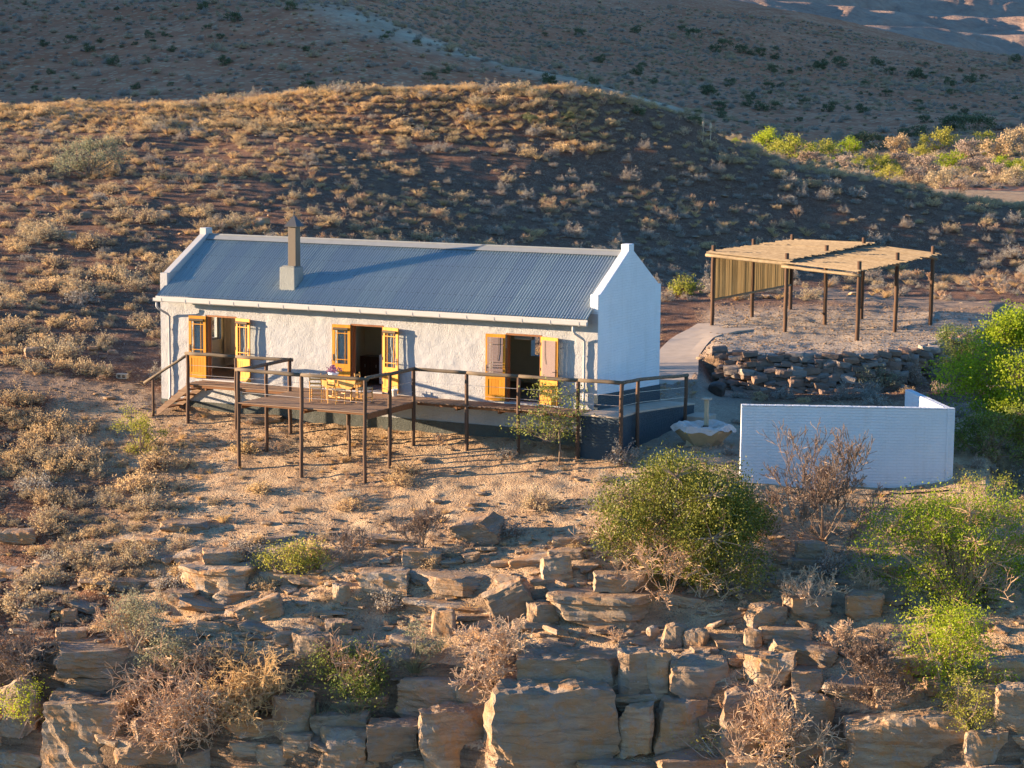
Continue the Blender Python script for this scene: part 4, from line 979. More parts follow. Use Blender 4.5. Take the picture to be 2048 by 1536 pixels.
def karoo_mesh(seed, r=.5, h=.45, n=80, leaf=.05, mats=None, lean=0.):
    g = np.random.default_rng(seed); pb = PB()
    d = unit(n, g); d[:, 2] = np.abs(d[:, 2])*.9+.12; d /= np.linalg.norm(d, axis=1, keepdims=True)
    R = np.array([r, r, h])*g.uniform(.6, 1.08, n)[:, None]; lump = 1+.25*np.sin(3*np.arctan2(d[:, 1], d[:, 0])+g.uniform(0, 6))[:, None]
    T = d*R*lump; T[:, 2] = np.maximum(T[:, 2], .04); B0 = g.normal(size=(n, 3))*np.array([.07, .07, 0])*r*2
    mid = B0+(T-B0)*.55+g.normal(size=(n, 3))*.03
    sticks(pb, B0, mid, .009, .007, g); sticks(pb, mid, T, .007, .004, g)
    k = 14; u = g.uniform(.35, 1.05, (n, k, 1)); P = mid[:, None]+(T-mid)[:, None]*u+g.normal(size=(n, k, 3))*.035*r*2
    leaves(pb, P.reshape(-1, 3), leaf, g, 1, .5, .55)
    return pb.mesh('karoo_shrub', mats or [M['twig'], M['straw']])
def tuft_mesh(seed, h=.35, n=70, r=.12, mats=None, w=.008):
    g = np.random.default_rng(seed); pb = PB(); t = g.uniform(0, 6.283, n); rr = g.uniform(0, 1, n)**.7
    B0 = np.stack([np.cos(t)*rr*r*.5, np.sin(t)*rr*r*.5, np.zeros(n)], 1); hh = h*g.uniform(.5, 1.1, n)
    T1 = B0+np.stack([np.cos(t)*rr*r*.8, np.sin(t)*rr*r*.8, hh*.6], 1); T2 = T1+np.stack([np.cos(t)*rr*r*1.4, np.sin(t)*rr*r*1.4, hh*.4], 1)
    sticks(pb, B0, T1, w, w*.8, g, 1); sticks(pb, T1, T2, w*.8, w*.2, g, 1)
    return pb.mesh('grass_tuft', mats or [M['twig'], M['straw_gold']])
def dead_mesh(seed, size, stems=9, levels=4, kids=3, mats=None, base=.018, droop=.2, up=.2, spread=.75, curve=.3):
    g = np.random.default_rng(seed); A, B, ra, rb, tips = branches(g, stems, size*.5, levels, kids, spread, .64, up, droop, curve, 3, base)
    pb = PB(); lo = np.minimum(A[:, 2], B[:, 2]) > -.3
    sticks(pb, A[lo], B[lo], np.maximum(ra[lo], .0095), np.maximum(rb[lo], .0075), g, 0)
    return pb.mesh('dead_shrub', mats or [M['twig_pale'], M['twig']])
def leafy_mesh(seed, rx, ry, h, clumps, per, leaf, mats, base=.0, trunk=.05, open_=.5, stems=6, lumps=7, droop=0., twigs=True, arms=0):
    """bush: stems up into lumpy crown, leaf clumps through the volume, bare twigs between"""
    g = np.random.default_rng(seed); pb = PB()
    lumps = int(lumps*1.7); lc = unit(lumps, g)*np.array([rx, ry, h*.5])*g.uniform(.35, 1.05, lumps)[:, None]; zz_ = g.uniform(.10, .88, lumps); rr_ = np.sqrt(np.clip(1-((zz_-.40)/.62)**2, .05, 1)); lc[:, :2] *= rr_[:, None]*1.15; lc[:, 2] = zz_*h+base*.4
    lr = g.uniform(.14, .38, lumps)
    if arms:                                   # lumps strung along a few reaching limbs
        ad = unit(arms, g); ad[:, 2] = np.abs(ad[:, 2])*.75-.05; q = g.integers(0, arms, lumps); rad = g.uniform(.22, 1.05, lumps)
        lc = ad[q]*rad[:, None]*np.array([rx, ry, h*.95])+g.normal(size=(lumps, 3))*.16; lc[:, 2] = np.maximum(lc[:, 2], .12)+h*.12+base*.4
        lr = g.uniform(.15, .30, lumps)*(1.2-.4*rad)
    C = []
    for c, r in zip(lc, lr):
        d = unit(max(3, clumps//lumps), g); rad = g.uniform(.25, 1, len(d))**(1/2.2)
        C.append(c+d*rad[:, None]*r*np.array([rx, ry, h*.5]))
    C = np.concatenate(C); C = C[C[:, 2] > base*.6+.02]
    C[:, 2] -= droop*np.hypot(C[:, 0]/rx, C[:, 1]/ry)**2*h*.3
    # limbs: stems to lump centres, twigs to clumps
    root = g.normal(size=(lumps, 3))*np.array([.10, .10, 0])*min(rx, 1.2)
    midp = root*.6+lc*.45+g.normal(size=(lumps, 3))*.12*np.array([1, 1, .3]); 
    sticks(pb, root, midp, trunk, trunk*.7, g); sticks(pb, midp, lc, trunk*.7, trunk*.35, g)
    if twigs:
        near = np.argmin(((C[:, None]-lc[None])**2).sum(-1), 1); O = lc[near]; mid = O*.5+C*.5+g.normal(size=C.shape)*.06
        sticks(pb, O, mid, trunk*.28, trunk*.18, g); sticks(pb, mid, C, max(.006, trunk*.18), .005, g)
    n = len(C); dens = g.uniform(open_, 1.3, n)
    P = np.repeat(C, per, 0)+g.normal(size=(n*per, 3))*np.repeat(.09+.05*dens, per)[:, None]*min(1.6, max(.55, rx))*np.array([1, 1, .75])
    keep = g.random(n*per) < np.repeat(np.clip(dens, 0, 1), per)
    leaves(pb, P[keep], leaf, g, 1, .15, .6)
    return pb.mesh('bush', mats)

def put(name, me, p, sc, label, cat, group=None, rz=None, sz=None, tilt=0.):
    o = bpy.data.objects.new(name, me); COL.objects.link(o); o.location = p
    o.rotation_euler = (random.uniform(-tilt, tilt), random.uniform(-tilt, tilt), random.uniform(0, 6.28) if rz is None else rz); o.scale = (sc, sc, sc if sz is None else sz)
    return tag(o, label, cat, group)
def plant(px, py, wpx, hpx, maker, name, label, cat, group=None, sink=.05):
    """a single plant standing where its foot is seen, with its seen width and height"""
    p = hit(px, py); u = upm(p); w, h = wpx*u, hpx*u
    me = maker(w, h); o = put(name, me, p-Vector((0, 0, sink)), 1., label, cat, group, rz=0.)
    return o
TW_ = [M['twig'], M['leaf_dark']]
# trees and big bushes of the foreground
def two_part(name, label, cat, px, py, crown_me, trunk_mb=None, group=None):
    p = hit(px, py); t = thing(name, label, cat, p, group)
    o = bpy.data.objects.new('crown', crown_me); COL.objects.link(o); o.parent = t; o.rotation_euler = (0, 0, 0)
    return t, o, p
# dark green bush in front of the fire table
t, o, p = two_part('evergreen_bush', 'big dark olive-green bush below the fire bowl', 'bush', 1365, 1165, leafy_mesh(11, 2.35, 1.9, 3.5, 1300, 62, .062, [M['twig'], M['leaf_dark']], .05, .06, .5, 8, 26, arms=0))
o2 = bpy.data.objects.new('dead_twigs', dead_mesh(5, 2.3, 9, 4, 3, base=.016)); COL.objects.link(o2); o2.parent = t; o2.location = (-1.25, .1, .3)
o3 = bpy.data.objects.new('dead_twigs', dead_mesh(6, 1.5, 7, 4, 3, base=.014)); COL.objects.link(o3); o3.parent = t; o3.location = (.2, -1.5, .0)
# grey leafless shrub before the white wall
put('bare_shrub', dead_mesh(21, 2.5, 13, 5, 3, [M['twig'], M['twig']], .024, .0, .35, .6), hit(1648, 1085), 1.05, 'tall bare grey-brown shrub in front of the white garden wall', 'shrub', rz=.4)
put('bare_shrub', dead_mesh(22, 1.2, 9, 4, 3, [M['twig_pale'], M['twig']], .014, .1, .3), hit(1625, 1222), 1.0, 'pale spiky bare shrub just below the tall grey shrub', 'shrub', rz=1.)
put('bare_shrub', dead_mesh(23, 1.5, 11, 4, 3, [M['twig_pale'], M['twig']], .014, .25, .15), hit(1400, 1195), 1.0, 'tangle of pale bare twigs at the foot of the dark olive bush', 'shrub', rz=2.)
put('bare_shrub', dead_mesh(24, .9, 6, 4, 3, [M['twig_pale'], M['twig']], .012, .1, .2), hit(1730, 1195), 1.0, 'small arching bare shrub beside the dark boulder on the right', 'shrub', rz=3.)
# bright green tree on the right, low part
t, o, p = two_part('thorn_tree', 'sprawling bright green thorn tree at the lower right', 'tree', 1925, 1215, leafy_mesh(31, 2.5, 1.9, 3.1, 900, 36, .062, [M['twig_pale'], M['leaf_bright']], .0, .04, .2, 7, 26, .1))
o2 = bpy.data.objects.new('bare_branches', dead_mesh(32, 2.3, 11, 4, 3, [M['twig_pale'], M['twig']], .02, .05, .3)); COL.objects.link(o2); o2.parent = t
t, o, p = two_part('thorn_tree', 'bright green thorn branch hanging down the rocks at the lower right', 'tree', 1890, 1370, leafy_mesh(33, 1.5, .9, 2.2, 420, 32, .06, [M['twig_pale'], M['leaf_bright']], .0, .03, .2, 5, 18, .2))
plant(1925, 1455, 130, 130, lambda w, h: leafy_mesh(34, w*.55, .5, h, 90, 30, .05, [M['twig'], M['leaf_yellow']], 0, .03, .4, 5, 7), 'yellow_green_bush', 'small yellow-green bush low on the rocks at the right', 'bush')
plant(1955, 1045, 170, 105, lambda w, h: leafy_mesh(35, w*.5, .8, h, 120, 22, .05, [M['twig_pale'], M['leaf_yellow']], 0, .03, .3, 6, 8), 'dry_bush', 'tan and green dry bush below the right end of the garden wall', 'bush')
# tall green tree at the right edge with shaded bush behind
p = hit(2040, 905); t = thing('spreading_tree', 'bright green leafy tree filling the right edge beside the garden wall', 'tree', p)
g_ = MB(); g_.tube([(p.x, p.y, p.z-.2), (p.x-.1, p.y, p.z+1.2), (p.x+.2, p.y+.1, p.z+2.4)], [.13, .11, .08], 8); g_.tube([(p.x-.08, p.y, p.z+1.1), (p.x-1.1, p.y-.3, p.z+2.), (p.x-1.6, p.y-.3, p.z+2.5)], [.08, .05, .03], 7); g_.build('trunk', M['bark'], t, smooth=True)
o = bpy.data.objects.new('crown', leafy_mesh(41, 2.7, 2.3, 3.9, 1100, 52, .085, [M['twig'], M['leaf_bright']], .9, .06, .6, 8, 16)); COL.objects.link(o); o.parent = t; o.location = (.75, .2, .15)
plant(1975, 910, 150, 110, lambda w, h: leafy_mesh(42, w*.6, 1.0, h*1.1, 170, 36, .07, [M['twig'], M['leaf_mid']], 0, .04, .6, 6, 9), 'shaded_bush', 'dark shaded bush under the bright tree at the right edge', 'bush')
plant(1925, 775, 100, 120, lambda w, h: leafy_mesh(43, w*.6, 1.0, h*1.1, 150, 36, .07, [M['twig'], M['leaf_mid']], 0, .04, .6, 6, 9), 'shaded_bush', 'green bush in shade between the stone wall and the bright tree', 'bush')
# sapling in front of the deck
p = hit(1118, 930); t = thing('sapling', 'slender thorn sapling with sparse green leaves in front of the right doorway', 'tree', p)
m = MB(); m.tube([(p.x, p.y, p.z-.15), (p.x+.03, p.y, p.z+.5), (p.x-.02, p.y, p.z+1.15), (p.x-.03, p.y, p.z+1.6)], [.035, .03, .026, .018], 7)
for q in range(8):
    a = q*2.4; l = .5+.4*random.random(); z0 = p.z+1.05+.09*q
    m.tube([(p.x-.02, p.y, z0), (p.x+l*.5*math.cos(a), p.y+l*.5*math.sin(a), z0+.18), (p.x+l*math.cos(a), p.y+l*math.sin(a), z0+.25+.1*random.random())], [.016, .011, .006], 5)
m.build('trunk', M['bark'], t, smooth=True)
o = bpy.data.objects.new('crown', leafy_mesh(51, 1.15, .8, 1.9, 240, 14, .075, [M['twig'], M['leaf_mid']], .0, .016, .2, 5, 16)); COL.objects.link(o); o.parent = t; o.location = (-.25, 0, .72)
# foreground low centre
t, o, p = two_part('leafy_bush', 'loose green bush with grey twigs among the cliff rocks', 'bush', 715, 1400, leafy_mesh(61, 1.6, 1.0, 2.0, 360, 26, .065, [M['twig'], M['leaf_mid']], 0, .04, .35, 6, 16, arms=10))
o2 = bpy.data.objects.new('bare_branches', dead_mesh(62, 1.6, 9, 4, 3, [M['twig_pale'], M['twig']], .016)); COL.objects.link(o2); o2.parent = t
plant(820, 1320, 110, 105, lambda w, h: leafy_mesh(63, w*.5, .6, h, 90, 26, .05, [M['twig'], M['leaf_grey']], 0, .03, .5, 5, 7), 'grey_green_bush', 'blue-grey bush right of the loose green bush among the rocks', 'bush')
put('bare_shrub', dead_mesh(64, 1.6, 12, 5, 3, [M['twig_pale'], M['twig']], .014, .2, .15, .8), hit(975, 1370), 1.0, 'pinkish bare tangled shrub above the largest cliff block', 'shrub', rz=.3)
put('bare_shrub', dead_mesh(65, 2.5, 20, 5, 3, [M['twig_pale'], M['straw_gold']], .014, .25, .1, .9), hit(350, 1500), 1.0, 'large tangled straw-coloured bare shrub at the lower left', 'shrub', rz=.8)
put('bare_shrub', dead_mesh(68, 1.9, 15, 5, 3, [M['straw_gold'], M['straw_gold']], .013, .25, .1, .9), hit(500, 1440), 1.0, 'straw-coloured bare tangle on the right of the large lower-left shrub', 'shrub', rz=2.1)
t, o, p = two_part('leafy_bush', 'dry bush half grey twigs half grey-green leaves on the left slope', 'bush', 275, 1300, leafy_mesh(66, 1.3, 1.0, 1.6, 180, 28, .05, [M['twig'], M['leaf_grey']], 0, .03, .4, 6, 9))
o2 = bpy.data.objects.new('bare_branches', dead_mesh(67, 1.5, 9, 4, 3, [M['twig_pale'], M['twig']], .014)); COL.objects.link(o2); o2.parent = t; o2.location = (-.6, 0, 0)
plant(335, 1345, 130, 80, lambda w, h: leafy_mesh(69, w*.5, .7, h, 110, 26, .05, [M['twig'], M['leaf_grey']], 0, .03, .4, 5, 8), 'grey_green_bush', 'grey-green bush above the large straw-coloured tangle', 'bush')
plant(278, 905, 95, 100, lambda w, h: leafy_mesh(71, w*.5, .6, h, 130, 30, .05, [M['twig'], M['leaf_yellow']], 0, .025, .5, 6, 8), 'yellow_green_bush', 'yellow-green bush at the foot of the deck steps', 'bush')
t, o, p = two_part('leafy_bush', 'yellow-green bush on the rock ledge left of centre', 'bush', 575, 1150, leafy_mesh(72, 1.1, .8, 1.4, 190, 24, .055, [M['twig'], M['leaf_yellow']], 0, .03, .35, 6, 12, arms=9))
put('bare_shrub', dead_mesh(73, 1.3, 10, 4, 3, [M['twig'], M['twig']], .013, .1, .3), hit(700, 1125), 1.0, 'lilac-grey bare shrub on the slope left of the squared stone', 'shrub', rz=.4)
put('bare_shrub', dead_mesh(74, 1.3, 10, 4, 3, [M['twig'], M['twig']], .013, .1, .3), hit(845, 1100), 1.0, 'lilac-grey bare shrub growing behind the squared stone', 'shrub', rz=2.4)
put('bare_shrub', dead_mesh(75, 1.5, 12, 5, 3, [M['twig'], M['twig']], .014, .2, .2), hit(45, 1370), 1.0, 'grey bare shrub at the left edge above the leaning slab', 'shrub', rz=.4)
plant(40, 1470, 150, 120, lambda w, h: leafy_mesh(76, w*.5, .6, h, 70, 24, .055, [M['twig'], M['leaf_bright']], 0, .03, .4, 5, 7), 'green_sprig', 'bright green sprigs at the lower left corner', 'bush')
put('bare_shrub', dead_mesh(77, 2.2, 14, 5, 3, [M['twig_pale'], M['twig']], .015, .1, .3, .7), hit(1500, 1545), 1.0, 'pale grey thorny shrub at the bottom right of centre', 'shrub', rz=.9)
plant(1480, 1540, 330, 80, lambda w, h: leafy_mesh(78, w*.5, .8, h, 40, 16, .045, [M['twig'], M['leaf_yellow']], 0, .02, .3, 5, 8), 'green_sprig', 'scattered yellow-green sprigs through the bottom thorny shrub', 'bush')['kind'] = 'stuff'
put('bare_shrub', dead_mesh(79, 1.6, 10, 5, 3, [M['twig'], M['twig']], .014, .1, .3, .7), hit(1745, 1420), 1.0, 'grey bare shrub in the shaded rocks at the lower right', 'shrub', rz=.9)
put('bare_shrub', dead_mesh(80, .8, 8, 4, 3, [M['twig_pale'], M['straw_gold']], .012, .1, .3), hit(1670, 1300), 1.0, 'small rusty bare shrub above the shaded rocks on the right', 'shrub', rz=1.9)
put('bare_shrub', dead_mesh(81, 1.0, 7, 4, 3, [M['twig_pale'], M['straw_gold']], .012, .1, .3), hit(1010, 1540), 1.0, 'thin bare shrub at the foot of the largest cliff block', 'shrub', rz=1.9)
for i, (px, py, s_, lb) in enumerate(((635, 1455, 1.0, 'pale green spiky tuft left of the two on the cliff ledge'), (710, 1455, 1.15, 'pale green spiky tuft right of the two on the cliff ledge'), (830, 1345, .8, 'pale spiky tuft above the cracked boulder'))):
    put('spiky_tuft', tuft_mesh(90+i, .65, 90, .3, [M['twig'], M['leaf_grey']], .011), hit(px, py), s_, lb, 'tuft', 'spiky tufts on the cliff')
put('lilac_shrub', karoo_mesh(95, .55, .75, 70, .06, [M['twig'], M['greyscrub']]), hit(775, 1225), 1., 'pale lilac-grey leafy shrub beside the long ledge slab', 'shrub')
# left hillside feature bushes
t, o, p = two_part('hillside_bush', 'largest pale green bush high on the left of the hillside', 'bush', 178, 355, leafy_mesh(101, 1.9, 1.5, 2.35, 240, 26, .085, [M['twig'], M['leaf_grey']], 0, .05, .5, 6, 10))
put('hillside_shrub', karoo_mesh(102, 1.2, 1.05, 220, .075), hit(88, 480), 1.1, 'broad pale double shrub on the left hillside beside a boulder', 'shrub', sz=1.0)
put('hillside_shrub', karoo_mesh(103, .65, .6, 140, .06, [M['twig'], M['leaf_yellow']]), hit(1368, 590), 1.4, 'round straw-yellow bush between the cottage and the carport', 'shrub')
for i, (px, py, w, lb) in enumerate(((1660, 775, .75, 'purplish bare bush at the foot of the stone wall, left of three'), (1755, 778, .8, 'grey-green bush at the foot of the stone wall, middle of three'), (1815, 772, .7, 'purplish bare bush at the foot of the stone wall, right of three'))):
    put('wall_foot_bush', karoo_mesh(104+i, w, .75, 170, .06, [M['twig'], M['leaf_grey' if i == 1 else 'twig']]), hit(px, py), 1.1, lb, 'bush')
for px, py, lb in ((880, 492, 'pale leggy shrub peeping over the roof ridge near its middle'), (1170, 505, 'pale leggy shrub peeping over the right end of the roof ridge'), (1210, 505, 'small pale leggy shrub peeping over the ridge beside the right gable')):
    d = ray(px, py); q = CAM+d*(76.5); zg = Z(q[0], q[1]); top = float(q[2])+.12
    put('leggy_shrub', dead_mesh(int(px), (top-zg)*.62, 7, 4, 3, [M['twig_pale'], M['straw']], .016, 0., .7, .5), (float(q[0]), float(q[1]), zg), 1., lb, 'shrub')
for i, (px, py) in enumerate(((1405, 278), (1420, 282))):
    p = hit(px, py+6); m = MB(); m.tube([p, p+Vector((.05, 0, .7)), p+Vector((.02, 0, 1.1))], [.03, .025, .015], 6); t = thing('flower_stalk', ('taller' if i == 0 else 'shorter')+' dry flower stalk on the dark shoulder of the hill', 'plant', p, 'dry flower stalks'); m.build('stalk', M['twig_pale'], t)
    m = MB(); m.lathe((p.x+.02, p.y, p.z+1.0), [(0, 0), (.09, .12), (.07, .35), (0, .5)], 8); m.build('flower_head', M['twig_pale'], t)

# ------------------------------------------------------------------ countless small shrubs
KM = [karoo_mesh(200+i, .5, g_h, 78, .042, [M['twig'], mm]) for i, (g_h, mm) in enumerate(((.42, M['straw']), (.5, M['straw']), (.36, M['greyscrub']), (.46, M['greyscrub']), (.40, M['straw_gold'])))]
TM = [tuft_mesh(220+i, .34, 60, .2) for i in range(3)]
DM = [dead_mesh(230+i, .55, 8, 3, 3, [M['twig_pale'], M['twig']], .008) for i in range(3)]
def scatter_pts(n, b0, b1, px0, px1, dens, mind, g):
    """random stand of plants over the terrain: dens(px,b,a) is keep-probability, mind the least spacing"""
    b = np.sqrt(g.uniform(b0**2, b1**2, n)); px = g.uniform(px0, px1, n); a = (px-1024)/F*b
    k = g.random(n) < dens(px, b, a); a, b, px = a[k], b[k], px[k]
    grid = {}; out = []
    for i in range(len(a)):
        c = (int(a[i]//mind), int(b[i]//mind)); ok = True
        for u in (-1, 0, 1):
            for v in (-1, 0, 1):
                for j in grid.get((c[0]+u, c[1]+v), ()):
                    if (a[j]-a[i])**2+(b[j]-b[i])**2 < mind*mind: ok = False; break
        if ok: grid.setdefault(c, []).append(i); out.append(i)
    out = np.array(out, int); a, b, px = a[out], b[out], px[out]; x, y = to_xy(a, b)
    return np.stack([x, y, HT(a, b)], 1), px, b
def gn_stuff(name, P, sc, idx, protos, label, cat, rotx=0.):
    me = bpy.data.meshes.new(name); me.from_pydata(P.tolist(), [], []); 
    for nm, arr, ty in (('sc', sc, 'FLOAT'), ('rz', rng.uniform(0, 6.28, len(P)), 'FLOAT'), ('idx', idx, 'INT')):
        at = me.attributes.new(nm, ty, 'POINT'); at.data.foreach_set('value', np.asarray(arr, np.float32 if ty == 'FLOAT' else np.int32))
    o = bpy.data.objects.new(name, me); COL.objects.link(o); tag(o, label, cat, None, 'stuff')
    ng = bpy.data.node_groups.new(name, 'GeometryNodeTree'); ng.interface.new_socket('Geometry', in_out='INPUT', socket_type='NodeSocketGeometry'); ng.interface.new_socket('Geometry', in_out='OUTPUT', socket_type='NodeSocketGeometry')
    N = ng.nodes; Lk = ng.links.new; gi = N.new('NodeGroupInput'); go = N.new('NodeGroupOutput'); jn = N.new('GeometryNodeJoinGeometry')
    def attr(nm, ty):
        q = N.new('GeometryNodeInputNamedAttribute'); q.data_type = ty; q.inputs[0].default_value = nm; return q.outputs[0]
    scv, rzv, idv = attr('sc', 'FLOAT'), attr('rz', 'FLOAT'), attr('idx', 'INT')
    cx = N.new('ShaderNodeCombineXYZ'); Lk(rzv, cx.inputs[2])
    for k, ob in enumerate(protos):
        oi = N.new('GeometryNodeObjectInfo'); oi.inputs[0].default_value = ob; oi.inputs[1].default_value = True
        cmp = N.new('FunctionNodeCompare'); cmp.data_type = 'INT'; cmp.operation = 'EQUAL'
        ai = [s for s in cmp.inputs if s.type == 'INT']; Lk(idv, ai[0]); ai[1].default_value = k
        ip = N.new('GeometryNodeInstanceOnPoints'); Lk(gi.outputs[0], ip.inputs['Points']); Lk(cmp.outputs[0], ip.inputs['Selection']); Lk(oi.outputs['Geometry'], ip.inputs['Instance'])
        Lk(cx.outputs[0], ip.inputs['Rotation']); Lk(scv, ip.inputs['Scale']); Lk(ip.outputs[0], jn.inputs[0])
    Lk(jn.outputs[0], go.inputs[0]); md = o.modifiers.new('scatter', 'NODES'); md.node_group = ng
    return o
def free(x, y, px, b):   # keep the built things clear of scrub
    k = ~((x > -17.2) & (x < 2.4) & (y > -1.0) & (y < 6.2)); k &= ~((x > -11) & (x < -5.3) & (y > -4.6) & (y < 0))
    k &= ~((x > 4.6) & (x < 11.4) & (y > -2.) & (y < 5.)); k &= ~((px > 1320) & (px < 2010) & (b > bwall(px)-1.6) & (b < 97))
    k &= ~((px > 120) & (px < 335) & (b > 68.3+2*fbm(px/30, b, 1., 2)) & (b < 73.5))
    k &= ~((px > 1310) & (px < 1450) & (b > 66) & (b < 86))
    return k
def clear_track(px, b):
    row = np.interp(px, [1560, 1750, 2048, 2500], [104, 100, 97.5, 96]); return ~((px > 1560) & (np.abs(b-row) < 4.2))
g0 = np.random.default_rng(77)
def dens_hill(px, b, a):
    d = .30+.9*fbm(a, b, 8., 4)+.3*fbm(a+60, b, 2.5, 2)
    d = np.where(b > 139, d+.6*(1-sst(px, 1080, 1300)), d)
    return np.clip(d, .05, 1)
P, px, b = scatter_pts(26000, 73, 156, -250, 2300, dens_hill, .95, g0)
k = free(P[:, 0], P[:, 1], px, b) & clear_track(px, b); P, px, b = P[k], px[k], b[k]
P2, px2, b2 = scatter_pts(9000, 55, 74, -350, 2300, lambda px, b, a: np.clip((1-sst(px, 180, 420))*.5*(.6+1.8*fbm(a, b, 4, 3))+.035+.12*sst(px, 1900, 2048)*sst(b, 55, 60), 0, 1)*sst(b, bedge(px)+.3, bedge(px)+1.5), .5, g0)
k = free(P2[:, 0], P2[:, 1], px2, b2); P2, px2, b2 = P2[k], px2[k], b2[k]
P = np.concatenate([P, P2]); px = np.concatenate([px, px2]); b = np.concatenate([b, b2])
SCL = g0.lognormal(-.38, .42, len(P)).clip(.3, 1.7)*np.where(b > 136, 1.25, np.where(b > 100, .95, np.where(px < 340, 1.22, 1.0)))
rightness = sst(px, 500, 1300)
IDX = np.where(g0.random(len(P)) < .12+.62*rightness*(b < 138), g0.choice([2, 3], len(P)), np.where(b > 136, g0.choice([4, 4, 0], len(P)), g0.choice([0, 1, 4], len(P))))
SCL *= np.clip(1+.5*fbm(*to_ab(P[:, 0], P[:, 1]), 6., 3), .7, 1.3)
SCL = SCL.clip(.25, 1.75)
inframe = (px > 8) & (px < 2040) & (b < 148)
app = SCL/b*inframe
big = np.argsort(-app)[:285]; rest = np.ones(len(P), bool); rest[big] = False
protos = [None]*5
def rowof(p): d = np.array(p)-CAM; return 768-F*(d@CU)/(d@_f)
LM = [(178, 310, 'the largest pale green hillside bush'), (85, 460, 'the broad pale double shrub'), (583, 440, 'the chimney'), (410, 465, 'the left gable peak'), (880, 480, 'the middle of the roof ridge'), (1255, 490, 'the right gable peak'), (1412, 265, 'the dry flower stalks'), (1368, 575, 'the round straw-yellow bush'), (1640, 490, 'the carport roof'), (1860, 560, 'the right end of the carport'), (245, 755, 'the concrete block'), (278, 865, 'the yellow-green bush by the steps'), (475, 900, 'the left front deck posts'), (730, 930, 'the right front deck post'), (1118, 900, 'the thorn sapling'), (960, 1060, 'the lone tilted slab'), (430, 1145, 'the layered left outcrop'), (575, 1110, 'the yellow-green ledge bush'), (250, 1240, 'the dry grey-green bush'), (340, 1420, 'the large straw tangle'), (715, 1310, 'the loose green bush'), (905, 1165, 'the long ledge slab'), (1040, 1200, 'the tipped block'), (1205, 1205, 'the big broad slab'), (1350, 1040, 'the dark olive bush'), (1400, 1150, 'the pale twigs under the olive bush'), (1648, 1000, 'the tall bare shrub'), (1625, 1180, 'the pale spiky shrub'), (1730, 1210, 'the squared dark boulder'), (1600, 1290, 'the two sunlit slabs'), (1380, 1275, 'the rounded boulder pair'), (1920, 1100, 'the sprawling thorn tree'), (1900, 1290, 'the hanging thorn branch'), (975, 1310, 'the pinkish bare tangle'), (120, 1390, 'the capped cliff block'), (880, 1390, 'the big cracked boulder'), (1790, 1330, 'the shaded right cliff'), (20, 230, 'the left end of the hill crest'), (450, 225, 'the left part of the hill crest'), (800, 200, 'the middle of the hill crest'), (1080, 195, 'the right end of the hill crest'), (1750, 400, 'the sunlit valley edge'), (40, 1130, 'the pale stones at the left edge'), (60, 930, 'the left edge of the yard'), (150, 600, 'the boulders left of the roof'), (1980, 700, 'the bright tree at the right edge')]
def near_what(p, px):
    r = rowof(p); d = [math.hypot(px-x, r-y) for x, y, _ in LM]; k = int(np.argmin(d)); dx, dy = px-LM[k][0], r-LM[k][1]
    v = 'above' if dy < 0 else 'below'; h = 'left' if dx < 0 else 'right'; far = 'well ' if d[k] > 95 else ('just ' if d[k] < 42 else '')
    s_ = h+' of' if abs(dx) > 1.8*abs(dy) else (v if abs(dy) > 1.8*abs(dx) else v+' and '+h+' of')
    return far+s_+' '+LM[k][2]
def where_is(p, px, b):
    r = rowof(p)
    if b < 74:
        if px < 330: return 'at the left edge of the yard slope' if px < 130 else 'on the yard slope left of the deck'
        return 'on the open slope below the deck' if px < 1200 else 'on the slope below the garden wall'
    if r < 260: return 'near the crest of the hill'
    if px < 320: return 'on the hillside left of the cottage, '+('upper part' if r < 430 else ('middle part' if r < 580 else 'lower part'))
    if px < 760: return 'on the hillside above the left half of the roof'
    if px < 1300: return 'on the hillside above the right half of the roof'
    return 'on the shaded hillside behind the carport' if r < 520 else 'beside the track near the carport'
LBK = {0: 'straw-coloured dry shrub', 1: 'tan dry shrub', 2: 'low grey scrub', 3: 'grey twiggy scrub', 4: 'golden dry shrub'}
for i in big:
    kx = int(IDX[i]); zone = where_is(P[i], px[i], b[i]); sz_ = 'large' if SCL[i] > 1.25 else ('small' if SCL[i] < .8 else 'medium')
    o = put('karoo_shrub', KM[kx], Vector(P[i])-Vector((0, 0, .03)), float(SCL[i]), sz_+' '+LBK[kx]+' '+near_what(P[i], px[i]), 'shrub', 'karoo shrubs '+zone)
    if protos[kx] is None: protos[kx] = o
gn_stuff('hillside_scrub', P[rest]-np.array([0, 0, .03]), SCL[rest], IDX[rest], protos, 'mass of small dry karoo scrub covering the hillside', 'scrub')
HP0 = P[rest]
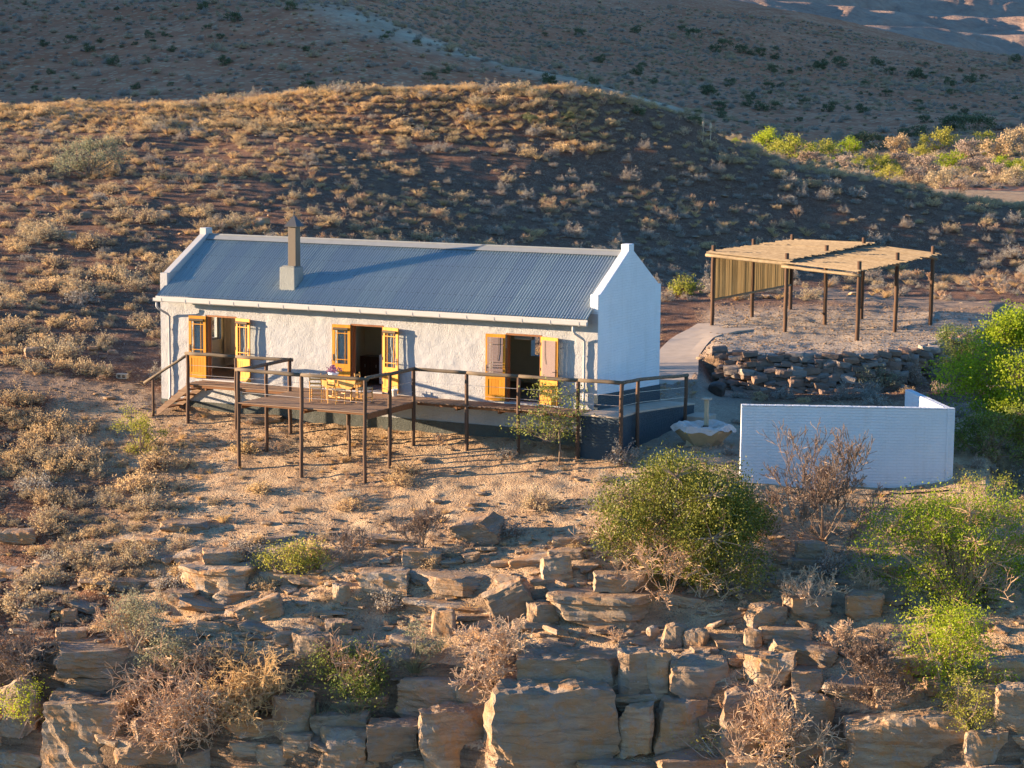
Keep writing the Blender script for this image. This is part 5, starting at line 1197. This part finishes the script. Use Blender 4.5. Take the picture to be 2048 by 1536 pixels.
# grass tufts and small weeds on the yard slope
P, px, b = scatter_pts(15000, 50, 74, -200, 2250, lambda px, b, a: np.clip(.07+.6*fbm(a+20, b, 3., 3)+.06*sst(b, 62, 66)+.06*(1-sst(px, 300, 700)), 0, 1)*sst(b, bedge(px)-.2, bedge(px)+.8), .22, g0)
k = ~((P[:, 0] > -17) & (P[:, 0] < 1.5) & (P[:, 1] > -.2) & (P[:, 1] < 6)) & ~((px > 1395) & (b > 64)); P, px, b = P[k], px[k], b[k]
T0 = [put('grass_tuft', TM[i], hit(x_, y_), .8, lb, 'tuft', 'straw tufts on the yard slope') for i, (x_, y_, lb) in enumerate(((445, 1045, 'round straw tuft on the open slope below the deck'), (690, 925, 'straw tuft under the front of the deck'), (940, 1225, 'golden grass tuft against the long ledge slab')))]
D0 = [put('weed', DM[i], hit(x_, y_), .9, lb, 'weed', 'thin dry weeds on the yard slope') for i, (x_, y_, lb) in enumerate(((880, 890, 'thin dry weed below the deck on its right'), (560, 905, 'thin dry weed among the deck posts'), (1235, 1285, 'thin dry weed below the big ledge slab')))]
gn_stuff('dry_grass', P, g0.uniform(.12, .5, len(P)), g0.choice([0, 1, 2, 3, 4, 5, 3, 4], len(P)), T0+D0, 'thin dry grass and weeds dotted over the yard slope', 'grass')

# ------------------------------------------------------------------ rocks
def rock_mesh(seed, w, d, h, n=9, strata=5, rough=.05, planes=10, round_=.0):
    g = np.random.default_rng(seed); bm = bmesh.new(); bmesh.ops.create_cube(bm, size=2); bmesh.ops.subdivide_edges(bm, edges=bm.edges, cuts=n, use_grid_fill=True)
    V = np.array([v.co[:] for v in bm.verts])
    if round_: 
        s = V/np.linalg.norm(V, axis=1, keepdims=True); V = V*(1-round_)+s*1.15*round_
    for _ in range(planes):
        nrm = g.normal(size=3); nrm[2] *= .45; nrm /= np.linalg.norm(nrm); c = g.uniform(.70, 1.08)*np.abs(nrm).sum()**.55
        t = V@nrm-c; V = V-np.maximum(t, 0)[:, None]*nrm
    if strata:
        zl = (V[:, 2]+1)/2*strata; li = np.clip(np.floor(zl+.35*np.sin(V[:, 0]*1.3+seed)*.3).astype(int), 0, strata); inset = g.uniform(-.04, .04, strata+1)[li]
        V[:, :2] *= (1+inset)[:, None]
    S = np.array([w/2, d/2, h/2]); W = V*S
    sz = max(w, d, h)
    nz_ = fbm(W[:, 0]*1.3+W[:, 2]*.9+seed*3.1, W[:, 1]*1.3-W[:, 2]*.7+seed, .38*sz, 3)
    n2 = fbm(W[:, 0]+W[:, 2]*3+seed, W[:, 1]+W[:, 2]*2.3, .14*sz, 3, .6)
    W = W*(1+(rough*1.6*nz_+rough*.8*n2)[:, None])
    W[:, 2] -= W[:, 2].min()
    for v, q in zip(bm.verts, W): v.co = q
    me = bpy.data.meshes.new('rock'); bm.to_mesh(me); bm.free(); me.materials.append(M['rock']); return me
def rock(x0, y0, x1, y1, label, tilt=0, roll=0, rz=None, dep=.75, strata=5, round_=.0, seed=None, sink=.12, group=None, lift=0., planes=9):
    """a single stone where its foot is seen, with its seen width and height"""
    p = hit((x0+x1)/2, y1); u = upm(p); w = (x1-x0)*u; h = (y1-y0)*u*.98
    dd = w*dep if dep < 3 else dep; hh = max(h-dd*.13, h*.5)
    seed = seed if seed is not None else int(x0*7+y0)
    n = 7 if w < .8 else (11 if w < 1.4 else 16)
    me = rock_mesh(seed, w*1.06, dd, hh*(1+sink), n, strata, .085, planes, round_)
    o = bpy.data.objects.new('rock', me); COL.objects.link(o)
    q = Vector((p.x, p.y, p.z))+Vector((FH[0], FH[1], 0))*dd*.42; 
    o.location = q-Vector((0, 0, hh*sink-lift)); o.rotation_euler = (R_(tilt), R_(roll), YAW+(R_(rz) if rz is not None else random.uniform(-.25, .25)))
    return tag(o, label, 'rock', group)
G1 = 'sandstone blocks of the cliff'; G2 = 'sandstone slabs on the slope'
ROCKS = [
 (95, 1395, 258, 1545, 'tall squared cliff block at the lower left, with a slab on top', dict(group=G1, strata=6, planes=4)),
 (128, 1346, 262, 1402, 'flat-topped slab capping the tall block at the lower left', dict(group=G1, strata=3)),
 (113, 1283, 290, 1352, 'wide layered slab above the capped block at the lower left', dict(group=G2)),
 (32, 1353, 104, 1445, 'slab leaning to the right at the lower left edge', dict(roll=-32, group=G1, strata=3)),
 (548, 1392, 624, 1470, 'upright squared block on the cliff left of the spiky tufts', dict(group=G1)),
 (556, 1462, 628, 1515, 'squared block directly beneath the upright one left of the tufts', dict(group=G1)),
 (516, 1482, 600, 1550, 'broken block at the bottom edge under the stacked pair', dict(group=G1)),
 (638, 1458, 735, 1550, 'white-streaked block below the spiky tufts', dict(group=G1)),
 (728, 1440, 828, 1520, 'rounded block right of the white-streaked one', dict(group=G1, round_=.3)),
 (795, 1346, 966, 1445, 'big cracked boulder perched on the cliff edge left of centre', dict(group=G1, round_=.25, strata=7)),
 (840, 1412, 978, 1560, 'cliff block supporting the big cracked boulder', dict(group=G1)),
 (980, 1357, 1212, 1575, 'largest square cliff block at the bottom centre', dict(group=G1, strata=6, rz=8, planes=3, seed=4242, round_=.12)),
 (1050, 1304, 1238, 1480, 'layered cliff slab behind the largest square block', dict(group=G1, strata=8, planes=4)),
 (1238, 1300, 1298, 1400, 'narrow cliff column just right of the layered slab', dict(group=G1)),
 (1294, 1304, 1340, 1385, 'smaller cliff column, second right of the layered slab', dict(group=G1)),
 (1236, 1405, 1304, 1520, 'shaded block under the narrow cliff columns', dict(group=G1)),
 (1302, 1395, 1420, 1500, 'wide shaded block below the pale split boulder', dict(group=G1)),
 (1347, 1310, 1452, 1396, 'pale split boulder on the cliff edge right of centre', dict(group=G1, round_=.15)),
 (1323, 1248, 1374, 1298, 'rounded boulder left of a pair above the split boulder', dict(round_=.7, group=G2, strata=3)),
 (1370, 1257, 1414, 1300, 'rounded boulder right of a pair above the split boulder', dict(round_=.7, group=G2, strata=3)),
 (1293, 1253, 1320, 1281, 'small rounded stone left of the boulder pair', dict(round_=.7, group=G2, strata=0)),
 (1380, 1294, 1432, 1316, 'flat stone lying on top of the split boulder', dict(group=G2, strata=2)),
 (1489, 1258, 1522, 1300, 'small split orange stone left of the sunlit slabs', dict(round_=.4, group=G2)),
 (1522, 1249, 1618, 1294, 'upper of two sunlit slabs at the right of the cliff', dict(group=G2, strata=3)),
 (1533, 1283, 1666, 1334, 'lower and larger of two sunlit slabs at the right of the cliff', dict(group=G2, strata=2, roll=6)),
 (1496, 1306, 1590, 1380, 'cliff block under the sunlit slabs, left', dict(group=G1)),
 (1586, 1342, 1644, 1402, 'stack of layered stone under the sunlit slabs, right', dict(group=G1, strata=4)),
 (1588, 1392, 1664, 1530, 'cliff pillar below the layered stone stack', dict(group=G1)),
 (1440, 1380, 1590, 1530, 'shaded cliff face stone left of the pillar', dict(group=G1)),
 (1496, 1208, 1572, 1262, 'rounded boulder above the sunlit slabs', dict(round_=.35, group=G2)),
 (1576, 1186, 1660, 1240, 'brown boulder behind the pale spiky bare shrub', dict(round_=.2, group=G2)),
 (1693, 1181, 1768, 1238, 'squared dark boulder right of the spiky bare shrub', dict(round_=.15, group=G2)),
 (1823, 1313, 1892, 1356, 'sunlit block on the shaded right cliff', dict(group=G1)),
 (1780, 1316, 1826, 1372, 'shaded block left of the sunlit one on the right cliff', dict(group=G1)),
 (1752, 1372, 1830, 1420, 'pale flat boulder on the shaded right cliff', dict(round_=.3, group=G1)),
 (1976, 1313, 2060, 1390, 'block at the right edge beside the hanging thorn branch', dict(group=G1)),
 (1998, 1368, 2080, 1470, 'smooth shaded block in the lower right corner', dict(group=G1, round_=.2)),
 (1930, 1458, 2004, 1560, 'cliff column in the lower right corner', dict(group=G1)),
 (1706, 1408, 1924, 1570, 'wide shaded cliff face at the lower right', dict(group=G1, strata=8)),
 (816, 1138, 1002, 1194, 'long sandstone slab on the middle ledge', dict(group=G2, strata=4)),
 (818, 1187, 1004, 1232, 'lower sandstone slab directly under the long ledge slab', dict(group=G2, strata=3)),
 (714, 1138, 814, 1188, 'squared slab at the left end of the middle ledge', dict(group=G2)),
 (1004, 1162, 1082, 1244, 'block tipped on its corner in the middle of the ledge', dict(group=G2, roll=-28, strata=3)),
 (1056, 1203, 1114, 1254, 'blue-grey block leaning on the tipped one', dict(group=G2, strata=2)),
 (1110, 1173, 1302, 1250, 'big broad slab right of the tipped block', dict(group=G2, strata=4)),
 (1192, 1163, 1288, 1202, 'small slab resting on the big broad slab', dict(group=G2, strata=2, lift=.28)),
 (1085, 1108, 1150, 1164, 'grey boulder above the broad slab', dict(round_=.3, group=G2)),
 (1100, 1098, 1172, 1122, 'flat pale stone behind the grey boulder', dict(group=G2, strata=2)),
 (1108, 1072, 1174, 1098, 'thin slab left of the dark olive bush', dict(group=G2, strata=2)),
 (808, 1098, 878, 1136, 'squared stone under the lilac-grey bare shrub', dict(group=G2, strata=2)),
 (914, 1034, 1008, 1090, 'lone tilted slab on the open slope above the ledge', dict(group=G2, strata=2, roll=-14, tilt=8)),
 (863, 1219, 914, 1274, 'wedge-shaped stone below the long ledge slab', dict(group=G2)),
 (665, 1168, 700, 1208, 'small upright stone left of the ledge', dict(group=G2, strata=0)),
 (360, 1128, 494, 1192, 'layered outcrop on the left slope', dict(group=G2, strata=6)),
 (406, 1111, 482, 1150, 'flat slab lying on the layered left outcrop', dict(group=G2, strata=2, lift=.18)),
 (352, 1097, 424, 1132, 'tilted slab behind the layered left outcrop', dict(group=G2, strata=2)),
 (423, 1178, 502, 1208, 'red-striped slab just below the layered left outcrop', dict(group=G2, strata=4)),
 (488, 1196, 574, 1242, 'thin slab dipping to the left, right of the red-striped one', dict(group=G2, strata=2, roll=-22)),
 (588, 1268, 655, 1335, 'broken slab left of the loose green bush', dict(group=G2, strata=3)),
 (462, 1307, 564, 1354, 'broad flat slab right of the large straw tangle', dict(group=G2, strata=2)),
 (503, 1334, 596, 1395, 'shaded block under the broad flat slab', dict(group=G1)),
 (0, 1058, 72, 1092, 'pale layered ledge at the left edge', dict(group=G2, strata=4)),
 (158, 1148, 302, 1180, 'long low slab above the dry grey-green bush', dict(group=G2, strata=3)),
 (184, 1103, 218, 1133, 'small square stone on the left slope', dict(group=G2, strata=2)),
 (200, 1078, 262, 1100, 'small pale ledge on the left slope', dict(group=G2, strata=3)),
 (318, 1038, 408, 1062, 'pale half-buried ledge below the deck on the left', dict(group=G2, strata=3)),
 (448, 1080, 502, 1100, 'little tan slab left of the ledge bush', dict(group=G2, strata=2)),
 (384, 1243, 452, 1268, 'dark red flat slab on bare soil at the left', dict(group=G2, strata=2)),
 (110, 1258, 168, 1286, 'stone left of the dry grey-green bush', dict(group=G2)),
 (120, 1218, 152, 1246, 'pointed stone on the left slope', dict(group=G2)),
 (68, 1120, 128, 1148, 'pale flat stone near the left edge', dict(group=G2, strata=2)),
 (20, 1155, 76, 1180, 'sunlit flat stone at the left edge', dict(group=G2, strata=2)),
 (330, 1180, 388, 1212, 'blue-grey stone under the layered left outcrop', dict(group=G2, strata=2)),
 (410, 1285, 488, 1312, 'cracked flat slab in the middle of the left soil patch', dict(group=G2, strata=2)),
 (325, 1265, 395, 1300, 'stone beside the upper grey-green bush', dict(group=G2)),
 (650, 1240, 700, 1270, 'tan stone above the loose green bush', dict(group=G2)),
 (1595, 1080, 1650, 1122, 'shaded boulder under the tall bare shrub', dict(group=G2, round_=.3)),
 (475, 795+30, 560, 850, 'tan stone slab lying under the deck against the plinth', dict(group=G2, strata=2)),
 (1395, 712, 1424, 728, 'sunlit stone at the left end of the terrace', dict(group=G2, strata=0, round_=.4)),
]
for r_ in ROCKS: rock(*r_[:4], r_[4], **r_[5])
gt = np.random.default_rng(21); done = []
while len(done) < 60:
    x_, y_ = gt.uniform(0, 2040), gt.uniform(1085, 1350); w_ = gt.uniform(45, 125); h_ = gt.uniform(13, 28)
    if any(abs(x_-q[0]) < 55 and abs(y_-q[1]) < 26 for q in done) or any(r[0]-10 < x_ < r[2]+10 and r[1]-6 < y_ < r[3]+10 for r in ROCKS) or (1180 < x_ < 1530 and y_ < 1180) or (x_ > 1560 and y_ < 1130): continue
    done.append((x_, y_))
    rock(x_-w_/2, y_-h_, x_+w_/2, y_, ('wide' if w_ > 85 else 'short')+' thin flat slab '+near_what(hit(x_, y_), x_), group='thin slabs on the rocky slope', strata=2, planes=12, roll=float(gt.uniform(-9, 9)), tilt=float(gt.uniform(-6, 6)), dep=float(gt.uniform(.5, .8)), seed=1500+len(done))
# remaining blocks of the cliff face, course by course
gc = np.random.default_rng(12); cc = 0
for row0 in (1368, 1412, 1460, 1508, 1552):
    x_ = -70+gc.uniform(0, 40)
    while x_ < 2110:
        w_ = gc.uniform(50, 165); h_ = gc.uniform(38, 68); y1_ = row0+h_+gc.uniform(-12, 12)+(18 if x_ < 500 else 0)
        if not any(min(r[2], x_+w_)-max(r[0], x_) > .55*w_ and min(r[3], y1_)-max(r[1], y1_-h_) > .5*h_ for r in ROCKS):
            cz = 'left part' if x_ < 560 else ('middle part' if x_ < 1240 else 'right part'); qx = x_+w_/2; cw = ('at the left edge' if qx < 90 else 'under the capped block' if qx < 260 else 'under the straw tangle' if qx < 470 else 'under the flat slab' if qx < 600 else 'under the spiky tufts' if qx < 740 else 'under the cracked boulder' if qx < 980 else 'beside the largest block' if qx < 1240 else 'under the narrow columns' if qx < 1345 else 'under the split boulder' if qx < 1460 else 'behind the thorny shrub' if qx < 1580 else 'beside the pillar' if qx < 1700 else 'at the wide shaded face' if qx < 1880 else 'under the hanging branch' if qx < 1990 else 'at the right edge'); cl = {1368: 'top', 1412: 'second', 1460: 'third', 1508: 'fourth', 1552: 'lowest'}[row0]
            rock(x_, y1_-h_, x_+w_, y1_, ('broad' if w_ > 110 else 'narrow')+' sandstone block in the '+cl+' course of the cliff, '+cw, group=G1, seed=900+cc, strata=int(gc.integers(2, 6)), round_=float(gc.choice([0, 0, .2])), dep=float(gc.uniform(.55, 1.0)), tilt=float(gc.uniform(-4, 4)), roll=float(gc.uniform(-5, 5))); cc += 1
        x_ += w_*gc.uniform(.8, 1.0)
q = hit(1435, 792); o = bpy.data.objects.new('boulder', rock_mesh(5, .62, .55, .5, 9, 0, .04, 6, .8)); COL.objects.link(o); o.location = q-Vector((0, 0, .04)); o.data.materials.clear(); o.data.materials.append(M['soot_and_shade']); tag(o, 'dark round boulder behind the fire bowl', 'boulder')
# loose medium stones, each its own object
RM = [rock_mesh(300+i, 1, g0.uniform(.6, .95), g0.uniform(.14, .34), 5, 2, .10, 12) for i in range(8)]
P, px, b = scatter_pts(5200, 50, 72, -60, 2100, lambda px, b, a: np.clip((1-sst(b, bedge(px)+5, bedge(px)+10))*.65+.05, 0, 1), .28, g0)
k = ~((P[:, 0] > -17) & (P[:, 0] < 2.4) & (P[:, 1] > -.5)) & ~((px > 1440) & (px < 1930) & (b > 58)); P, px, b = P[k], px[k], b[k]
S_ = g0.lognormal(-1.35, .5, len(P)).clip(.08, .65)*np.where(b > bedge(px)+5, .6, 1.15)
order = np.argsort(-S_/b); 
protoR = []
for j, i in enumerate(order[:225]):
    kx = j % 8; where = ('on the rocky slope above the cliff' if b[i] < bedge(px[i])+5 else 'on the open slope below the cottage')+', '+('far left' if px[i] < 350 else ('left of centre' if px[i] < 800 else ('in the middle' if px[i] < 1250 else ('right of centre' if px[i] < 1650 else 'far right'))))
    sz_ = 'larger' if S_[i] > .42 else ('small' if S_[i] < .26 else 'medium')
    o = bpy.data.objects.new('loose_stone', RM[kx]); COL.objects.link(o); o.location = Vector(P[i])-Vector((0, 0, .05*float(S_[i]))); o.scale = (float(S_[i]),)*3
    o.rotation_euler = (random.uniform(-.3, .3), random.uniform(-.3, .3), random.uniform(0, 6.28)); tag(o, sz_+' loose sandstone piece '+near_what(P[i], px[i]), 'stone', 'loose stones '+where)
    if j < 8: protoR.append(o)
ii = order[225:]
gn_stuff('loose_rubble', P[ii], S_[ii], g0.integers(0, 8, len(ii)), protoR, 'small loose rubble strewn over the rocky slope', 'rubble')
P, px, b = scatter_pts(60000, 47, 75, -60, 2110, lambda px, b, a: np.clip(.30+.9*fbm(a, b, 2.2, 3), 0, 1), .09, g0)
k = ~((P[:, 0] > -17) & (P[:, 0] < 2.3) & (P[:, 1] > -.12)) & ~((px > 1400) & (px < 1930) & (b > 76)); P = P[k]
gn_stuff('gravel', P, g0.lognormal(-2.9, .45, len(P)).clip(.035, .2), g0.integers(0, 8, len(P)), protoR, 'gravel and stone chips scattered over the yard', 'gravel')
P, px, b = scatter_pts(9000, 75, 96, 1390, 1990, lambda px, b, a: sst(b, bwall(px), bwall(px)+.4)*.9, .12, g0)
gn_stuff('terrace_gravel', P, g0.lognormal(-2.8, .4, len(P)).clip(.03, .16), g0.integers(0, 8, len(P)), protoR, 'coarse gravel covering the carport terrace', 'gravel')
P, px, b = scatter_pts(15000, 74, 152, -250, 2300, lambda px, b, a: np.clip(.02+.7*fbm(a+80, b, 6., 4)+.5*sst(b, 138, 146), 0, 1), .6, g0)
k = free(P[:, 0], P[:, 1], px, b) & clear_track(px, b); P, b = P[k], b[k]
gn_stuff('hillside_grass', P, g0.uniform(.5, 1.25, len(P)), g0.choice([0, 1, 2, 3, 4], len(P)), T0+D0, 'sparse golden grass between the hillside shrubs', 'grass')
P, px, b = scatter_pts(5200, 74, 152, -250, 2300, lambda px, b, a: np.clip(.15+1.3*fbm(a+130, b, 5., 3), 0, 1), .5, g0)
k = free(P[:, 0], P[:, 1], px, b); P = P[k]
gn_stuff('hillside_stones', P, g0.lognormal(-1.5, .5, len(P)).clip(.1, .7), g0.integers(0, 8, len(P)), protoR, 'small stones scattered over the hillside', 'stones')
P, px, b = scatter_pts(9000, 138, 151.5, -250, 1190, lambda px, b, a: np.clip(.75+.9*fbm(a+15, b, 4., 3), 0, 1)*sst(b+5*fbm(a+44, b*.3, 9., 3), 138, 148), .55, g0)
gn_stuff('crest_grass', P, g0.uniform(.5, 1.15, len(P)), g0.choice([0, 1, 2], len(P)), T0, 'golden grass along the sunlit crest of the hill', 'grass')
# hillside boulders
for px_, py_, w_, lb in ((68, 715, 40, 'boulder among the shrubs left of the cottage'), (170, 437, 26, 'upper boulder beside the broad double shrub'), (135, 478, 30, 'lower boulder beside the broad double shrub'), (325, 435, 26, 'grey boulder on the hillside above the left gable'), (523, 450, 28, 'boulder on the hillside above the chimney'), (195, 548, 24, 'brown boulder on the hillside left of the roof')):
    rock(px_-w_/2, py_-w_*.6, px_+w_/2, py_, lb, round_=.5, group='boulders on the hillside')

# dry stone terrace wall: every stone its own part
dw = thing('dry_stone_wall', 'dark dry stone retaining wall holding up the gravel terrace', 'stone wall', hit(1700, 760))
WS = []
for i in range(10):
    me = rock_mesh(400+i, 1, .8, g0.uniform(.35, .6), 3, 0, .07, 9); me.materials.clear(); me.materials.append(M['wallstone']); WS.append(me)
wo = worigin(dw); cnt = 0
pxs = np.arange(1432, 2000, 3.0); lays = 9
for ly in range(lays):
    pxw = 1428+random.uniform(0, 15)
    while pxw < 1992 and cnt < 298:
        bb = float(bwall(pxw)); u = bb/F; wpx = random.uniform(14, 33)*(1.0 if ly < 5 else .9); c_ = pxw+wpx/2
        bb = float(bwall(c_)); t = ly/(lays-1); hi = .50; lo_ = float(HT((c_-1024)/F*(bb-1.4), bb-1.4, False)[0])
        taper = min(1, (c_-1420)/60, 1)
        zc = lo_+(hi-lo_)*t*(1. if c_ < 1850 else 1.); bq = bb-.75*(1-t)-.1+random.uniform(-.1, .1)
        x_, y_ = to_xy((c_-1024)/F*bq, bq)
        if t*1.0 <= 1.0:
            o = inst(WS[cnt % 10], 'stone', (x_-wo.x, y_-wo.y, zc-.12-wo.z), (random.uniform(-.2, .2), random.uniform(-.22, .22), YAW+random.uniform(-.4, .4)), (wpx*u*1.2, wpx*u*.95, wpx*u*random.uniform(.75, 1.1)), dw); cnt += 1
        pxw += wpx*.93

# ------------------------------------------------------------------ valley and far bushes
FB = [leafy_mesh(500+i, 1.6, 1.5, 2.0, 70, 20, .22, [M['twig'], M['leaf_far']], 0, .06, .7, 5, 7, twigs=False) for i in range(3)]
VB = [leafy_mesh(510+i, 1.7, 1.5, 2.3, 110, 22, .17, [M['twig'], mm], 0, .06, .5, 5, 8, twigs=False) for i, mm in enumerate((M['leaf_yellow'], M['leaf_bright'], M['straw'], M['twig'], M['leaf_yellow']))]
VAL = [(1530, 300, 70, 1), (1590, 322, 80, 0), (1650, 318, 60, 0), (1700, 312, 60, 1), (1745, 330, 45, 2), (1800, 310, 60, 2), (1840, 318, 45, 0), (1880, 305, 75, 0), (1900, 340, 60, 1), (1935, 315, 55, 3), (1965, 298, 55, 4), (2000, 320, 70, 2), (2040, 300, 70, 2),
       (1620, 335, 50, 3), (1690, 340, 45, 3), (1760, 345, 55, 0), (1800, 345, 60, 3), (1850, 350, 60, 3), (1780, 365, 55, 0), (1830, 368, 45, 3), (1885, 378, 60, 2), (1935, 350, 50, 3), (1960, 345, 45, 3), (2020, 350, 60, 1), (2044, 352, 50, 0), (1990, 362, 55, 3), (1920, 385, 40, 3), (2030, 372, 60, 2), (1870, 330, 40, 2), (1560, 312, 50, 0), (1720, 335, 40, 0)]
VN = ['yellow-green', 'bright green', 'straw-coloured', 'pinkish bare', 'golden green']
ORD = ['first', 'second', 'third', 'fourth', 'fifth', 'sixth', 'seventh', 'eighth', 'ninth', 'tenth', 'eleventh', 'twelfth', 'thirteenth', 'fourteenth', 'fifteenth', 'sixteenth', 'seventeenth', 'eighteenth', 'nineteenth', 'twentieth']
for x_, y_, w_, k_ in VAL:
    p = hit(x_, y_); s_ = w_*upm(p)/3.5
    put('valley_bush', VB[k_], p, s_, ORD[sorted(q[:2] for q in VAL if q[3] == k_).index((x_, y_))]+' '+VN[k_]+' bush from the left in the sunlit valley', 'bush', VN[k_]+' bushes in the sunlit valley')
for x_, y_, w_ in ((1535, 300, 60), (1730, 300, 75), (1775, 297, 50), (1810, 275, 40), (1840, 275, 50), (1925, 262, 70), (1955, 265, 75), (1900, 260, 60)):
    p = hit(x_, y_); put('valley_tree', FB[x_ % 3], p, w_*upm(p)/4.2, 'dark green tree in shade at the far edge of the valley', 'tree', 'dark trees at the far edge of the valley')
gF = np.random.default_rng(5); FARP = [(225, 130, 28), (450, 130, 30), (180, 105, 26), (405, 20, 26), (620, 180, 30), (470, 45, 32), (300, 75, 22), (140, 85, 24), (580, 22, 30), (860, 160, 26), (610, 105, 18), (345, 105, 20), (270, 180, 22), (90, 95, 22), (330, 75, 18)]
for _ in range(85): FARP.append((gF.uniform(1050, 2040), 0, gF.uniform(10, 32)))
for _ in range(34): FARP.append((gF.uniform(10, 900), gF.uniform(8, 195)*1.0, gF.uniform(9, 22)))
for x_, y_, w_ in FARP:
    if y_ == 0: y_ = gF.uniform(60 if x_ < 1500 else 100, 250) if x_ < 1700 else gF.uniform(125, 255)
    if x_ < 900 and y_ < (x_-600)*.33: y_ = (x_-600)*.33+15
    p = hit(x_, y_); 
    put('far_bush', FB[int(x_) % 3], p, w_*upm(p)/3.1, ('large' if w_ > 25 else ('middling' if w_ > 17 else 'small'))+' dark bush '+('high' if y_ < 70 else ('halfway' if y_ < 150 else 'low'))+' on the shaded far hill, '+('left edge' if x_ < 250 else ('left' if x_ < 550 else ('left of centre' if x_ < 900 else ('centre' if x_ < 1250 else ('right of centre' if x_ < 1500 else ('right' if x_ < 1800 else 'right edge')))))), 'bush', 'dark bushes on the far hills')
P, px, b = scatter_pts(24000, 325, 800, -60, 2110, lambda px, b, a: np.clip(.5+.9*fbm(a, b, 40, 4), 0, 1), 1.5, g0)
gn_stuff('far_scrub', P, g0.lognormal(.2, .4, len(P)).clip(.5, 3.4), g0.choice([0, 2, 3, 1], len(P)), protos, 'countless tiny scrub dots on the far hills', 'scrub')
P, px, b = scatter_pts(5200, 240, 335, 1400, 2110, lambda px, b, a: np.clip(.5+.8*fbm(a, b, 20, 3), 0, 1), 1.2, g0)
VP_ = [o_ for k_ in range(5) for o_ in [next(q for q in COL.objects if q.data == VB[k_])]]
Pv, pv, bv = scatter_pts(1500, 262, 325, 1440, 2110, lambda px, b, a: np.clip(.35+1.0*fbm(a, b, 14, 3), 0, 1), 2.2, g0)
gn_stuff('valley_thicket', Pv, g0.uniform(.18, .48, len(Pv)), g0.choice([0, 0, 1, 2, 3], len(Pv)), VP_, 'tangle of green and pinkish bushes over the sunlit valley', 'thicket')
gn_stuff('valley_scrub', P, g0.uniform(.8, 2.2, len(P)), g0.choice([0, 1, 4, 3], len(P)), protos, 'low dry scrub over the sunlit valley floor', 'scrub')
# tumbled stone walls, posts and a frame in the valley
VW = ((1625, 318, 1760, 313, 'upper tumbled stone wall in the sunlit valley'), (1770, 318, 1880, 315, 'upper right tumbled stone wall in the sunlit valley'), (1690, 345, 1790, 341, 'middle tumbled stone wall in the sunlit valley'), (1900, 365, 2040, 352, 'lower tumbled stone wall at the right of the valley'))
for x0_, y0_, x1_, y1_, lb in VW:
    pa, pb_ = hit(x0_, y0_), hit(x1_, y1_); t = thing('tumbled_wall', lb, 'stone wall', pa); o0 = worigin(t); nst = 34
    for i in range(nst):
        f_ = i/nst; q = pa.lerp(pb_, f_); q.z = Z(q.x, q.y); s_ = random.uniform(.5, .95)
        inst(RM[i % 8], 'stone', q-o0+Vector((random.uniform(-.3, .3), random.uniform(-.3, .3), random.choice((-.05, .25, .4)))), (random.uniform(-.3, .3), random.uniform(-.3, .3), random.uniform(0, 6)), (s_, s_, s_*1.3), t)
for x_, y_, h_, lb in ((1632, 330, 1.5, 'left fence post in the sunlit valley'), (1986, 352, 1.9, 'right fence post in the sunlit valley'), (1907, 365, 1.3, 'middle fence post in the sunlit valley')):
    p = hit(x_, y_); m = pole(p-Vector((0, 0, .2)), p+Vector((0, 0, h_)), .07, 7); tag(m.build('fence_post', M['pole_l'], None), lb, 'post', 'fence posts in the valley')
p = hit(1935, 342); t = thing('gate_frame', 'small pale wooden frame among the valley bushes', 'frame', p); rv = Vector((RH[0], RH[1], 0))
for i in range(3): m = pole(p+rv*(i*.75-.75)-Vector((0, 0, .2)), p+rv*(i*.75-.75)+Vector((0, 0, 2.0-.2*(i == 0))), .07, 6); m.build('upright', M['pole_l'], t)
m = pole(p-rv*.85+Vector((0, 0, 1.2)), p+rv*.85+Vector((0, 0, 1.2)), .07, 6); m.build('crossbar', M['pole_l'], t)
# stones ringed round the sapling
p = hit(1118, 935)
for i in range(16):
    a = i*.39+random.uniform(-.1, .1); s_ = random.uniform(.13, .24); x_, y_ = p.x+.75*math.cos(a), p.y+.55*math.sin(a)
    o = bpy.data.objects.new('ring_stone', RM[i % 8]); COL.objects.link(o); o.location = (x_, y_, Z(x_, y_)-.02); o.scale = (s_,)*3; o.rotation_euler = (0, 0, a); tag(o, 'small stone in the ring around the sapling', 'stone', 'stones ringing the sapling')
